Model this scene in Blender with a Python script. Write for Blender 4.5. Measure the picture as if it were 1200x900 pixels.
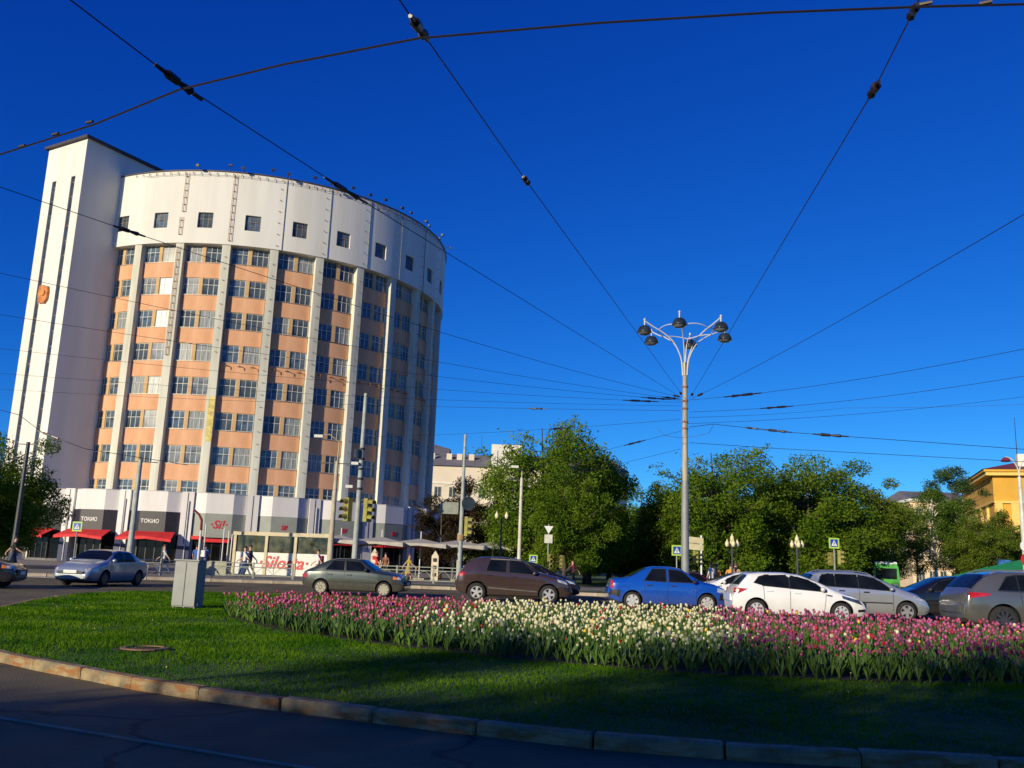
import bpy, bmesh, math, random
import numpy as np
from mathutils import Vector, Matrix, noise
for o in list(bpy.data.objects): bpy.data.objects.remove(o)
S = bpy.context.scene
C = S.collection
R = math.radians
random.seed(7); RNG = np.random.default_rng(7)
# ------------------------------------------------------------------ camera
F, TH, RO, HC = 1061.0, R(11.256), R(2.14), 1.4          # focal length in photo pixels, pitch, roll, eye height
cd = bpy.data.cameras.new('camera'); cam = bpy.data.objects.new('camera', cd); C.objects.link(cam)
cd.sensor_fit = 'HORIZONTAL'; cd.sensor_width = 36; cd.lens = 36*F/1200; cd.clip_start = .1; cd.clip_end = 6000
cam.matrix_world = Matrix.Translation((0, 0, HC)) @ Matrix.Rotation(math.pi/2+TH, 4, 'X') @ Matrix.Rotation(RO, 4, 'Z')
S.camera = cam
# ------------------------------------------------------------------ sky, sun, exposure
SUN_AZ, SUN_EL = R(217), R(15)
w = bpy.data.worlds.new('World'); S.world = w; w.use_nodes = True
nt = w.node_tree; nt.nodes.clear()
sky = nt.nodes.new('ShaderNodeTexSky'); sky.sky_type = 'NISHITA'; sky.sun_disc = False
sky.sun_elevation = SUN_EL; sky.sun_rotation = SUN_AZ; sky.altitude = 250
sky.air_density = .7; sky.dust_density = .01; sky.ozone_density = 4.0
sep = nt.nodes.new('ShaderNodeSeparateColor'); cmb = nt.nodes.new('ShaderNodeCombineColor')
nt.links.new(sky.outputs[0], sep.inputs[0])
for ch, (gain, power) in enumerate(((.08, 2.1), (.40, 1.35), (1.52, .8))):       # saturated colour rendering of the clear evening sky
    pw_ = nt.nodes.new('ShaderNodeMath'); pw_.operation = 'POWER'; pw_.inputs[1].default_value = power
    ml_ = nt.nodes.new('ShaderNodeMath'); ml_.operation = 'MULTIPLY'; ml_.inputs[1].default_value = gain
    nt.links.new(sep.outputs[ch], pw_.inputs[0]); nt.links.new(pw_.outputs[0], ml_.inputs[0]); nt.links.new(ml_.outputs[0], cmb.inputs[ch])
bg = nt.nodes.new('ShaderNodeBackground'); bg.inputs[1].default_value = .125
wo = nt.nodes.new('ShaderNodeOutputWorld')
nt.links.new(cmb.outputs[0], bg.inputs[0]); nt.links.new(bg.outputs[0], wo.inputs[0])
sl = bpy.data.lights.new('sun', 'SUN'); sl.energy = 5.0; sl.angle = R(.55); sl.color = (1, .87, .62)
so = bpy.data.objects.new('sun', sl); C.objects.link(so)
sdir = Vector((math.sin(SUN_AZ)*math.cos(SUN_EL), math.cos(SUN_AZ)*math.cos(SUN_EL), math.sin(SUN_EL)))
so.rotation_euler = (-sdir).to_track_quat('-Z', 'Y').to_euler(); so.location = sdir*80
S.view_settings.view_transform = 'Standard'; S.view_settings.look = 'None'; S.view_settings.exposure = 0; S.view_settings.gamma = 1
S.render.engine = 'CYCLES'
# ------------------------------------------------------------------ helpers
def ray(px, py):
    a, b = px-600, 450-py; cr, sr = math.cos(RO), math.sin(RO)
    u, v = (a*cr-b*sr)/F, (a*sr+b*cr)/F
    return Vector((u, math.cos(TH)-v*math.sin(TH), math.sin(TH)+v*math.cos(TH)))
def gp(px, py, z=0):                       # the point at height z seen at a photo pixel
    d = ray(px, py); return Vector((0, 0, HC))+d*((z-HC)/d.z)
def at(px, py, Y):                         # the point Y metres ahead seen at a photo pixel
    d = ray(px, py); return Vector((0, 0, HC))+d*(Y/d.y)
MATS = {}
def mat(name, col, rough=.6, metal=0, var=.12, scale=3., bump=0., bscale=30., col2=None, spec=.5, coat=0, detail=4, emit=None, trans=0, stretch=None, ramp=(.35, .65)):
    if name in MATS: return MATS[name]
    m = bpy.data.materials.new(name); m.use_nodes = True; n = m.node_tree; L = n.links
    b = n.nodes['Principled BSDF']
    b.inputs['Roughness'].default_value = rough; b.inputs['Metallic'].default_value = metal
    b.inputs['Specular IOR Level'].default_value = spec; b.inputs['Coat Weight'].default_value = coat; b.inputs['Coat Roughness'].default_value = .04
    tc = n.nodes.new('ShaderNodeTexCoord'); src = tc.outputs['Object']
    if stretch:
        mp = n.nodes.new('ShaderNodeMapping'); mp.inputs['Scale'].default_value = stretch; L.new(src, mp.inputs[0]); src = mp.outputs[0]
    nz = n.nodes.new('ShaderNodeTexNoise'); nz.inputs['Scale'].default_value = scale; nz.inputs['Detail'].default_value = detail; L.new(src, nz.inputs[0])
    cr = n.nodes.new('ShaderNodeValToRGB'); L.new(nz.outputs[0], cr.inputs[0])
    c1 = [max(0, x*(1-var)) for x in col]; c2 = list(col2) if col2 else [min(1, x*(1+var)) for x in col]
    cr.color_ramp.elements[0].position = ramp[0]; cr.color_ramp.elements[1].position = ramp[1]
    cr.color_ramp.elements[0].color = (*c1, 1); cr.color_ramp.elements[1].color = (*c2, 1)
    L.new(cr.outputs[0], b.inputs['Base Color'])
    if bump:
        nb = n.nodes.new('ShaderNodeTexNoise'); nb.inputs['Scale'].default_value = bscale; nb.inputs['Detail'].default_value = 5; L.new(src, nb.inputs[0])
        bp = n.nodes.new('ShaderNodeBump'); bp.inputs['Strength'].default_value = bump; bp.inputs['Distance'].default_value = .02
        L.new(nb.outputs[0], bp.inputs['Height']); L.new(bp.outputs[0], b.inputs['Normal'])
    if emit: b.inputs['Emission Color'].default_value = (*emit[:3], 1); b.inputs['Emission Strength'].default_value = emit[3]
    if trans: b.inputs['Transmission Weight'].default_value = trans
    MATS[name] = m; return m
class MB:
    def __init__(s): s.v = []; s.f = []; s.m = []
    def add(s, vs, fs, mi=0):
        o = len(s.v); s.v += [tuple(p) for p in vs]; s.f += [tuple(i+o for i in q) for q in fs]; s.m += [mi]*len(fs); return s
    def box(s, x0, x1, y0, y1, z0, z1, mi=0, M=None):
        vs = [Vector(p) for p in ((x0,y0,z0),(x1,y0,z0),(x1,y1,z0),(x0,y1,z0),(x0,y0,z1),(x1,y0,z1),(x1,y1,z1),(x0,y1,z1))]
        if M is not None: vs = [M@p for p in vs]
        return s.add(vs, [(3,2,1,0),(4,5,6,7),(0,1,5,4),(1,2,6,5),(2,3,7,6),(3,0,4,7)], mi)
    def cyl(s, p0, p1, r0, r1=None, n=10, mi=0, cap=True):
        p0, p1 = Vector(p0), Vector(p1); r1 = r0 if r1 is None else r1
        d = (p1-p0).normalized(); a = d.orthogonal().normalized(); b = d.cross(a)
        vs = []
        for p, r in ((p0, r0), (p1, r1)):
            vs += [p+(a*math.cos(2*math.pi*i/n)+b*math.sin(2*math.pi*i/n))*r for i in range(n)]
        fs = [(i, (i+1) % n, n+(i+1) % n, n+i) for i in range(n)]
        if cap: fs += [tuple(range(n))[::-1], tuple(range(n, 2*n))]
        return s.add(vs, fs, mi)
    def tube(s, pts, r, n=6, mi=0):
        pts = [Vector(p) for p in pts]; rs = r if isinstance(r, (list, tuple)) else [r]*len(pts)
        vs = []; a = None
        for i, p in enumerate(pts):
            d = (pts[min(i+1, len(pts)-1)]-pts[max(i-1, 0)]).normalized()
            a = (d.orthogonal() if a is None else a-d*a.dot(d)).normalized(); b = d.cross(a)
            vs += [p+(a*math.cos(2*math.pi*k/n)+b*math.sin(2*math.pi*k/n))*rs[i] for k in range(n)]
        fs = [(i*n+k, i*n+(k+1) % n, (i+1)*n+(k+1) % n, (i+1)*n+k) for i in range(len(pts)-1) for k in range(n)]
        fs += [tuple(range(n))[::-1], tuple(range((len(pts)-1)*n, len(pts)*n))]
        return s.add(vs, fs, mi)
    def prism(s, poly, off, mi=0):             # poly: list of 3D points, extruded by off
        n = len(poly); off = Vector(off); vs = [Vector(p) for p in poly]+[Vector(p)+off for p in poly]
        return s.add(vs, [tuple(range(n))[::-1], tuple(range(n, 2*n))]+[(i, (i+1) % n, n+(i+1) % n, n+i) for i in range(n)], mi)
    def lathe(s, prof, n=16, mi=0, c=(0, 0, 0)):
        vs = []; 
        for r, z in prof: vs += [(c[0]+r*math.cos(2*math.pi*k/n), c[1]+r*math.sin(2*math.pi*k/n), c[2]+z) for k in range(n)]
        fs = [(i*n+k, i*n+(k+1) % n, (i+1)*n+(k+1) % n, (i+1)*n+k) for i in range(len(prof)-1) for k in range(n)]
        return s.add(vs, fs, mi)
    def arc(s, R0, R1, a0, a1, z0, z1, n=6, mi=0):   # solid piece of ring; angle from -Y towards +X
        vs = []
        for i in range(n+1):
            a = a0+(a1-a0)*i/n; sa, ca = math.sin(a), -math.cos(a)
            vs += [(R0*sa, R0*ca, z0), (R1*sa, R1*ca, z0), (R1*sa, R1*ca, z1), (R0*sa, R0*ca, z1)]
        fs = []
        for i in range(n):
            b, c = 4*i, 4*i+4
            fs += [(b+1, c+1, c+2, b+2), (b+2, c+2, c+3, b+3), (b+3, c+3, c, b), (b, c, c+1, b+1)]
        fs += [(0, 1, 2, 3), (4*n+3, 4*n+2, 4*n+1, 4*n)]
        return s.add(vs, fs, mi)
    def mesh(s, name, mats, smooth=False):
        me = bpy.data.meshes.new(name); me.from_pydata(s.v, [], s.f)
        for m in (mats if isinstance(mats, (list, tuple)) else [mats]): me.materials.append(m)
        me.polygons.foreach_set('material_index', s.m)
        if smooth: me.polygons.foreach_set('use_smooth', [True]*len(s.f))
        me.update(); return me
    def build(s, name, mats, parent=None, smooth=False, fix=False, bevel=0):
        me = s.mesh(name, mats, smooth)
        if fix:
            bm = bmesh.new(); bm.from_mesh(me); bmesh.ops.recalc_face_normals(bm, faces=bm.faces); bm.to_mesh(me); bm.free()
        return link(name, me, parent, bevel=bevel)
def link(name, me, parent=None, loc=None, rz=0, bevel=0):
    o = bpy.data.objects.new(name, me); C.objects.link(o)
    if parent: o.parent = parent
    if loc is not None: o.location = loc
    if rz: o.rotation_euler.z = rz
    if bevel:
        b = o.modifiers.new('bevel', 'BEVEL'); b.width = bevel; b.segments = 2; b.limit_method = 'ANGLE'
    return o
def tag(o, label=None, cat=None, group=None, kind=None):
    if label: o['label'] = label
    if cat: o['category'] = cat
    if group: o['group'] = group
    if kind: o['kind'] = kind
    return o
def thing(name, label, cat, loc=(0, 0, 0), rz=0, group=None):
    o = bpy.data.objects.new(name, None); C.objects.link(o); o.location = loc; o.rotation_euler.z = rz; o.empty_display_size = .2
    return tag(o, label, cat, group)
def part(name, me, parent, loc=None, rz=0): return link(name, me, parent, loc, rz)
def text_mesh(txt, size, shear=0, ext=.01, bold=0):
    cu = bpy.data.curves.new('lettering', 'FONT'); cu.body = txt; cu.size = size; cu.shear = shear; cu.extrude = ext; cu.offset = bold
    cu.align_x = 'CENTER'; cu.align_y = 'CENTER'; cu.resolution_u = 3
    ob = bpy.data.objects.new('lettering', cu); C.objects.link(ob)
    dg = bpy.context.evaluated_depsgraph_get(); me = bpy.data.meshes.new_from_object(ob.evaluated_get(dg))
    bpy.data.objects.remove(ob); return me
def spline(pts, n=8, closed=False):
    P = [Vector(p) for p in pts]; out = []; N = len(P)
    for i in range(N if closed else N-1):
        g = (lambda k: P[k % N]) if closed else (lambda k: P[max(0, min(N-1, k))])
        a, b, c, d = g(i-1), g(i), g(i+1), g(i+2)
        for k in range(n):
            t = k/n; out.append(.5*((2*b)+(c-a)*t+(2*a-5*b+4*c-d)*t*t+(3*b-a-3*c+d)*t**3))
    if not closed: out.append(P[-1])
    return out
def inside(x, y, poly):
    r = False; n = len(poly); j = n-1
    for i in range(n):
        xi, yi = poly[i][0], poly[i][1]; xj, yj = poly[j][0], poly[j][1]
        if (yi > y) != (yj > y) and x < (xj-xi)*(y-yi)/(yj-yi)+xi: r = not r
        j = i
    return r
def inside_np(x, y, poly):
    r = np.zeros(len(x), bool); n = len(poly); j = n-1
    for i in range(n):
        xi, yi = poly[i][0], poly[i][1]; xj, yj = poly[j][0], poly[j][1]
        if yi != yj: r ^= ((yi > y) != (yj > y)) & (x < (xj-xi)*(y-yi)/(yj-yi)+xi)
        j = i
    return r
def np_mesh(name, V, Fc, mats, mi=None, smooth=False):      # big meshes: V (n,3), Fc (m,k)
    me = bpy.data.meshes.new(name); k = Fc.shape[1]
    me.vertices.add(len(V)); me.vertices.foreach_set('co', np.ascontiguousarray(V, dtype=np.float32).ravel())
    me.loops.add(Fc.size); me.loops.foreach_set('vertex_index', np.ascontiguousarray(Fc, dtype=np.int32).ravel())
    me.polygons.add(len(Fc)); me.polygons.foreach_set('loop_start', np.arange(0, Fc.size, k, dtype=np.int32)); me.polygons.foreach_set('loop_total', np.full(len(Fc), k, dtype=np.int32))
    for m in mats: me.materials.append(m)
    if mi is not None: me.polygons.foreach_set('material_index', np.ascontiguousarray(mi, dtype=np.int32))
    if smooth: me.polygons.foreach_set('use_smooth', np.ones(len(Fc), bool))
    me.update(calc_edges=True); return me
# ================================================================== ground
m_asph = mat('asphalt', (.120, .093, .040), .85, var=.3, scale=.6, bump=.6, bscale=45, detail=8, col2=(.165, .130, .060))
n_ = m_asph.node_tree; L_ = n_.links; b_ = n_.nodes['Principled BSDF']            # cracks and tar seams
vo = n_.nodes.new('ShaderNodeTexVoronoi'); vo.feature = 'DISTANCE_TO_EDGE'; vo.inputs['Scale'].default_value = .45; ns_ = n_.nodes.new('ShaderNodeTexNoise'); ns_.inputs['Scale'].default_value = 1.3; ns_.inputs['Detail'].default_value = 6
mpx = n_.nodes.new('ShaderNodeMix'); mpx.data_type = 'VECTOR'; mpx.inputs['Factor'].default_value = .35; tc_ = n_.nodes['Texture Coordinate']; L_.new(tc_.outputs['Object'], mpx.inputs['A']); L_.new(tc_.outputs['Object'], ns_.inputs[0]); L_.new(ns_.outputs['Color'], mpx.inputs['B']); L_.new(mpx.outputs['Result'], vo.inputs['Vector'])
cr_ = n_.nodes.new('ShaderNodeValToRGB'); cr_.color_ramp.elements[0].position = .004; cr_.color_ramp.elements[1].position = .012; cr_.color_ramp.elements[0].color = (.35, .35, .35, 1); L_.new(vo.outputs['Distance'], cr_.inputs[0])
mu_ = n_.nodes.new('ShaderNodeMix'); mu_.data_type = 'RGBA'; mu_.blend_type = 'MULTIPLY'; mu_.inputs['Factor'].default_value = 1; L_.new(b_.inputs['Base Color'].links[0].from_socket, mu_.inputs['A']); L_.new(cr_.outputs[0], mu_.inputs['B']); L_.new(mu_.outputs['Result'], b_.inputs['Base Color'])
m_pave = mat('pavement', (.22, .20, .15), .85, var=.2, scale=1.2, bump=.3, bscale=40, col2=(.30, .26, .20))
m_lawn = mat('lawn_soil', (.035, .075, .012), .95, var=.4, scale=2.5, col2=(.055, .11, .018))
m_soil = mat('soil', (.035, .024, .016), .95, var=.4, scale=8, bump=.6, bscale=25)
m_line = mat('road_paint', (.62, .60, .55), .7, var=.25, scale=12)
def sheet(name, poly, z, m):
    return tag(MB().add([(p[0], p[1], z) for p in poly], [tuple(range(len(poly)))]).build(name, m), kind='structure')
g = MB(); N = 40
for i in range(N+1):
    for j in range(N+1): g.v.append((-1500+75*i, -1500+75*j, 0))
for i in range(N):
    for j in range(N): g.f.append((i*(N+1)+j, (i+1)*(N+1)+j, (i+1)*(N+1)+j+1, i*(N+1)+j+1)); g.m.append(0)
tag(g.build('road', m_asph), kind='structure')
ISL = [(-6.2, 11.6), (-4.6, 10.35), (-3.5, 9.55), (-2.2, 8.85), (-.3, 7.95), (1, 7.45), (2.3, 7.25), (4.2, 7.16), (7, 7.5), (11, 9.0), (15.5, 12), (17.5, 16), (16.8, 19.2), (13.2, 20.6), (9, 23.4), (5, 26.6), (0, 29.6), (-5, 31.6), (-9.6, 32.0), (-12.0, 29.5), (-12.2, 25.5), (-11.0, 20.6), (-10.0, 17.4), (-8.4, 13.8)]
isl = spline(ISL, 10, True)
def offset(poly, d):
    out = []; n = len(poly)
    for i in range(n):
        t = (poly[(i+1) % n]-poly[i-1]); t = Vector((t[0], t[1])).normalized(); out.append((poly[i][0]-t[1]*d, poly[i][1]+t[0]*d))
    return out
isl2 = [Vector((p[0], p[1])) for p in isl]
lawn_edge = offset(isl2, .15)
sheet('lawn', lawn_edge, .105, m_lawn)
# kerb stones, one by one
def kerb_mat(name, c, c2, c3):
    m = mat(name, c, .85, var=.25, scale=6, bump=.6, bscale=30, col2=c2); n = m.node_tree; L = n.links; b = n.nodes['Principled BSDF']
    tc = n.nodes['Texture Coordinate']; mp = n.nodes.new('ShaderNodeMapping'); mp.inputs['Scale'].default_value = (2.2, 4, 9); L.new(tc.outputs['Object'], mp.inputs[0])
    oi = n.nodes.new('ShaderNodeObjectInfo'); L.new(oi.outputs['Location'], mp.inputs['Location'])
    nz = n.nodes.new('ShaderNodeTexNoise'); nz.inputs['Scale'].default_value = 1.6; nz.inputs['Detail'].default_value = 6; L.new(mp.outputs[0], nz.inputs[0])
    cr = n.nodes.new('ShaderNodeValToRGB'); cr.color_ramp.elements[0].position = .46; cr.color_ramp.elements[1].position = .60; L.new(nz.outputs[0], cr.inputs[0])
    mx = n.nodes.new('ShaderNodeMix'); mx.data_type = 'RGBA'; old = b.inputs['Base Color'].links[0].from_socket
    L.new(cr.outputs[0], mx.inputs['Factor']); L.new(old, mx.inputs['A']); mx.inputs['B'].default_value = (*c3, 1); L.new(mx.outputs['Result'], b.inputs['Base Color'])
    return m
m_kerb = kerb_mat('kerb_concrete', (.24, .20, .12), (.36, .27, .14), (.28, .13, .04))
m_kerb2 = mat('far_kerb_concrete', (.38, .32, .24), .85, var=.25, scale=2)
def rbox(name, lx, ly, z0, z1, m, bev):
    me = MB().box(-lx/2, lx/2, -ly/2, ly/2, z0, z1).mesh(name, m)
    bm = bmesh.new(); bm.from_mesh(me); bmesh.ops.bevel(bm, geom=bm.edges[:], offset=bev, segments=1, affect='EDGES'); bm.to_mesh(me); bm.free(); return me
def kerb(name, pts, m, step=1.0, h=.15, wd=.15, closed=False, rnd=.006):
    root = bpy.data.objects.new(name, None); C.objects.link(root); tag(root, kind='structure')
    me = rbox('kerb_stone', step-.012, wd, -.05, h, m, .018)
    P = [Vector((p[0], p[1])) for p in pts]; P = P+[P[0]] if closed else P
    d = 0; acc = [0]
    for a, b in zip(P, P[1:]): d += (b-a).length; acc.append(d)
    def pt(s):
        for i in range(len(P)-1):
            if acc[i+1] >= s: return P[i].lerp(P[i+1], (s-acc[i])/max(1e-6, acc[i+1]-acc[i]))
        return P[-1]
    n = int(d/step)
    for i in range(n):
        a, b = pt(i*d/n), pt((i+1)*d/n); c = (a+b)/2; t = b-a
        o = part('kerb_stone', me, root, (c.x+random.gauss(0, rnd), c.y+random.gauss(0, rnd), random.gauss(0, rnd)), math.atan2(t.y, t.x)+random.gauss(0, rnd)); o.scale.x = (t.length-.012)/(step-.012)
    return root
kerb('island_kerb', offset(isl2, .075), m_kerb, closed=True, h=.115)
# tram rail in the near road, old seam beside it
rl = [gp(-260, 800), gp(0, 842), gp(170, 870), gp(340, 898), gp(560, 932)]
t = MB(); rs = spline(rl, 6); t.tube([(p.x, p.y, .002) for p in rs], .016, 6)
tag(t.build('tram_rail', mat('rail_steel', (.30, .26, .20), .5, .3, var=.2), None), 'thin steel tram rail set flush in the near asphalt', 'rail')
# far side of the square: pavements, verge, park lawns
pv = [(-24, 44.2), (-18, 45.6), (-14, 46.6), (-9.8, 47.6), (-2, 47.6), (4.6, 46.2), (9, 45), (9, 52), (5, 64), (2, 130), (-75, 130), (-75, 60), (-40, 52), (-30, 47)]
sheet('pavement', pv, .12, m_pave)
kerb('pavement_kerb', [(-75, 60), (-40, 52), (-30, 47), (-24, 44.2), (-18, 45.6), (-14, 46.6), (-9.8, 47.6), (-2, 47.6), (4.6, 46.2), (9, 45)], m_kerb2, 1.5, .15, .2)
verge = [(-6, 49.2), (-1, 49.2), (4.5, 47.7), (8.5, 46.6), (8.6, 49), (5, 50.5), (-6, 51.3)]
m_verge = mat('verge_grass', (.05, .11, .015), .95, var=.45, scale=6, bump=1, bscale=40, col2=(.10, .17, .03))
sheet('grass_verge', verge, .135, m_verge)
park = [(9.4, 45.2), (14, 43.6), (30, 42), (60, 46), (160, 60), (160, 240), (3, 240), (5.4, 64), (9.4, 52)]
sheet('park_lawn', park, .11, m_verge)
kerb('park_kerb', [(9, 45), (14, 43.4), (30, 41.8), (60, 45.8)], m_kerb2, 1.5, .15, .2)
sheet('park_path', [(6, 58), (60, 56), (60, 61), (6, 62)], .116, m_pave)
sheet('park_pavement', [(11, 46.5), (30, 44.5), (60, 48.5), (60, 52), (30, 47.5), (11, 49.5)], .116, m_pave)
# white road marking by the crossing on the left
for i in range(1):
    p = gp(62, 677); q = MB().box(p.x-1.6, p.x+1.6, p.y-.3, p.y+.3, .003, .007)
    tag(q.build('crossing_stripe', m_line), 'white painted crossing stripe on the road, left of the pale blue sedan', 'road marking')
# ================================================================== the round hotel
HX, HY = -33.47, 115.95
A0, DA = R(-18.234), R(12.0288)
RB, RP, RW = 23.85, 23.74, 22.88           # white band, pilaster face, wall behind the windows
ZB, ZT, FH, NR = 33.8, 42.0, 3.6, 8
m_white = mat('white_render', (.69, .67, .60), .85, var=.05, scale=.5, bump=.15, bscale=8, col2=(.76, .74, .67), stretch=(1, 1, .12), detail=6)
m_pil = mat('pilaster_render', (.60, .59, .49), .85, var=.18, scale=1.2, bump=.15, bscale=8, stretch=(1, 1, .1), detail=6)
m_peach = mat('peach_render', (.65, .335, .175), .85, var=.12, scale=.8, bump=.15, bscale=8, col2=(.73, .40, .225), stretch=(1, 1, .3), detail=6)
m_pier = mat('ochre_render', (.55, .36, .16), .85, var=.1, scale=1)
m_frame = mat('window_paint', (.60, .59, .54), .5, var=.06)
m_glass = [mat('glass_dark', (.065, .085, .10), .1, var=.5, scale=1.2, spec=.45), mat('glass_blue', (.085, .12, .155), .1, var=.5, scale=1.5, spec=.55), mat('glass_curtain', (.20, .23, .24), .3, var=.35, scale=2.5, spec=.3, col2=(.33, .36, .36), stretch=(6, 6, .3)), mat('glass_half', (.15, .17, .18), .2, var=.6, scale=1.2, spec=.5, col2=(.25, .28, .30))]
m_rust = mat('rusty_iron', (.28, .12, .06), .8, var=.4, scale=8)
m_dark = mat('dark_metal', (.03, .03, .035), .5, var=.2)
m_roof = mat('roof_sheet', (.05, .04, .045), .6, var=.2)
hotel = thing('hotel', 'tall round hotel with white top band, white pilasters and peach walls', 'building', (HX, HY, 0))
K0, K1 = -1, 11
def ang(k): return A0+DA*k
MB().arc(1, RW, ang(K0), ang(K1), 0, ZT-.5, 96).build('wall', m_peach, hotel)
b = MB(); n = 110
b.arc(RW-.6, RB, ang(K0)-.012, ang(K1), ZB, ZT, n); band = b.build('top_band', m_white, hotel, smooth=False)
MB().arc(RB-.5, RB+.10, ang(K0)-.012, ang(K1), ZT, ZT+.12, n).build('coping', m_roof, hotel)
MB().arc(1, RB-.5, ang(K0), ang(K1), ZT-.45, ZT-.3, 60).build('roof', m_roof, hotel)
PW = .44/RP
me_pil = MB().arc(RW-.05, RP, -PW, PW, 5.0, ZB-.002, 2).mesh('pilaster', m_pil)
for k in range(K0, K1+1): part('pilaster', me_pil, hotel, rz=ang(k)+(PW*.6 if k == K0 else 0))
WT = [ZB-.02-FH*i for i in range(NR)]; WH = 1.88
half = DA/2; pw = .19/RW
e0 = PW+.002
WA = (half-e0-pw)                              # angular width of one window opening
RS = RW+.26
me_sp = MB().arc(RW-.05, RS, -half+e0, half-e0, 0, FH-WH, 6).mesh('spandrel', m_peach)
me_pier = MB().arc(RW-.05, RS-.01, -pw, pw, 0, WH, 1).mesh('pier', m_pier)
me_sill = MB().arc(RW, RS+.07, -half+e0, half-e0, 0, .06, 6).mesh('sill', mat('sill_metal', (.35, .30, .26), .5, .4))
def window_mesh(wd, ht, name):
    b = MB(); t = .05
    b.box(-wd/2, wd/2, -.05, .05, 0, t).box(-wd/2, wd/2, -.05, .05, ht-t, ht).box(-wd/2, -wd/2+t, -.05, .05, t, ht-t).box(wd/2-t, wd/2, -.05, .05, t, ht-t)
    for u in (-.17, .17): b.box(u*wd-.024, u*wd+.024, -.045, .045, t, ht-t)
    b.box(-wd/2+t, wd/2-t, -.055, .055, ht*.60, ht*.60+.05)
    return b.mesh(name, m_frame)
wd = WA*(RW+.1)-.02
me_win = window_mesh(wd, WH-.02, 'window')
me_pane = [MB().box(-wd/2+.03, wd/2-.03, -.012, .012, .03, WH-.05).mesh('pane', g_) for g_ in m_glass]
rnd = random.Random(3)
for k in range(K0, K1):
    am = ang(k)+half
    for i, zt in enumerate(WT):
        z0 = zt-WH
        if k < 10:
            for s in (-1, 1):
                a = am+s*(pw+WA/2)
                o = part('window', me_win, hotel, ((RW+.1)*math.sin(a), -(RW+.1)*math.cos(a), z0), a)
                q = rnd.random(); lit = .55 if k in (0, 1, 2) else .15
                part('pane', me_pane[2 if q < lit*.6 else 3 if q < lit else 1 if q < .75 else 0], o, (0, .012 if 0 else .0, 0))
        p = part('spandrel', me_sp, hotel, (0, 0, z0-(FH-WH)), am)
        part('pier', me_pier, hotel, (0, 0, z0), am)
        if k < 10: part('sill', me_sill, hotel, (0, 0, z0-.062), am)
# square windows of the white band: dark recess boxes set in a dark reveal
me_w2 = window_mesh(1.62, 1.72, 'attic_window'); me_w2.materials.clear(); me_w2.materials.append(mat('old_window_paint', (.24, .19, .15), .6))
me_rev = MB().box(-.88, .88, -.06, .02, -.1, 1.84).mesh('reveal', mat('reveal_render', (.30, .27, .22), .9))
for k in range(K0, 10):
    a = ang(k)+half; z = ZB+1.75
    o = part('attic_window', me_w2, hotel, ((RB-.26)*math.sin(a), -(RB-.26)*math.cos(a), z), a)
    part('pane', me_pane[rnd.choice((0, 0, 1, 3))] if 0 else MB().box(-.78, .78, -.012, .012, .03, 1.69).mesh('pane', m_glass[rnd.choice((0, 0, 0, 1))]), o)
# cut the openings of the attic windows out of the band
cut = MB()
for k in range(K0, 10):
    a = ang(k)+half; M = Matrix.Translation(((RB)*math.sin(a), -(RB)*math.cos(a), ZB+1.74)) @ Matrix.Rotation(a, 4, 'Z')
    cut.box(-.815, .815, -.6, .25, 0, 1.74, 0, M)
co = cut.build('cutter', m_white, hotel, fix=True)
def boolean(o, c):
    bm = bmesh.new(); bm.from_mesh(o.data); bmesh.ops.recalc_face_normals(bm, faces=bm.faces); bm.to_mesh(o.data); bm.free()
    md = o.modifiers.new('cut', 'BOOLEAN'); md.operation = 'DIFFERENCE'; md.object = c; md.solver = 'EXACT'
    bpy.context.view_layer.update()
    me = bpy.data.meshes.new_from_object(o.evaluated_get(bpy.context.evaluated_depsgraph_get()))
    o.modifiers.clear(); old = o.data; me.name = old.name; o.data = me
boolean(band, co); bpy.data.objects.remove(co)
# rusty rung ladders on the facade, cables, bracket rows, roof edge irons, floodlights
def ladder(a, z0, z1, full):
    b = MB(); Rr = RB+.12 if z0 >= ZB-.1 else RP+.12; M = Matrix.Rotation(a, 4, 'Z') @ Matrix.Translation((0, -Rr, 0)); z = z0
    if full:
        for x in (-.16, .16): b.box(x-.017, x+.017, -.02, .02, z0, z1, 0, M)
    if not full:
        while z < z1:
            c = MB(); c.box(-.10, .10, -.02, .02, z, z+.05, 0, M).box(-.02, .02, 0, .12, z, z+.05, 0, M); c.build('wall_bracket', mat('bracket_iron', (.34, .24, .17), .8), hotel); z += 1.3
        return
    while z < z1:
        b.box(-.2 if full else -.10, .2 if full else .10, -.02, .02, z, z+.04, 0, M)
        b.box(-.02, .02, 0, .12, z, z+.05, 0, M); z += .8 if full else 1.3
    return b.build('ladder', m_rust if full else mat('bracket_iron', (.34, .24, .17), .8), hotel)
ladder(ang(1)+.003, ZB+3.5, ZT-.2, True); ladder(ang(1)-.003, ZB+.9, ZB+2.9, True); ladder(ang(1)-.003, 21.5, ZB-.4, True)
ladder(ang(2)+.012, ZB+.4, ZT-.2, True); ladder(ang(2)+.0, 22, ZB-.4, False)
for k in range(3, 9): ladder(ang(k)+.006, ZB+.4, ZT-.3, False); ladder(ang(k), 10, ZB-.5, False)
for k in range(3, 8):
    a = ang(k)+.03; b = MB(); b.arc(RB+.01, RB+.07, a-.0015, a+.0015, ZB, ZT-.1, 1); b.build('cable', mat('cable_grey', (.22, .24, .26), .6), hotel)
for i in range(58):
    a = ang(0)-.05+i*(ang(10)-ang(0))/58
    MBi = MB(); M = Matrix.Rotation(a, 4, 'Z') @ Matrix.Translation((0, -RB-.08, ZT-.42)); MBi.box(-.02, .02, -.12, .16, .20, .24, 0, M).box(-.02, .02, -.12, -.08, -.08, .22, 0, M)
    MBi.build('edge_bracket', m_rust, hotel)
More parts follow.
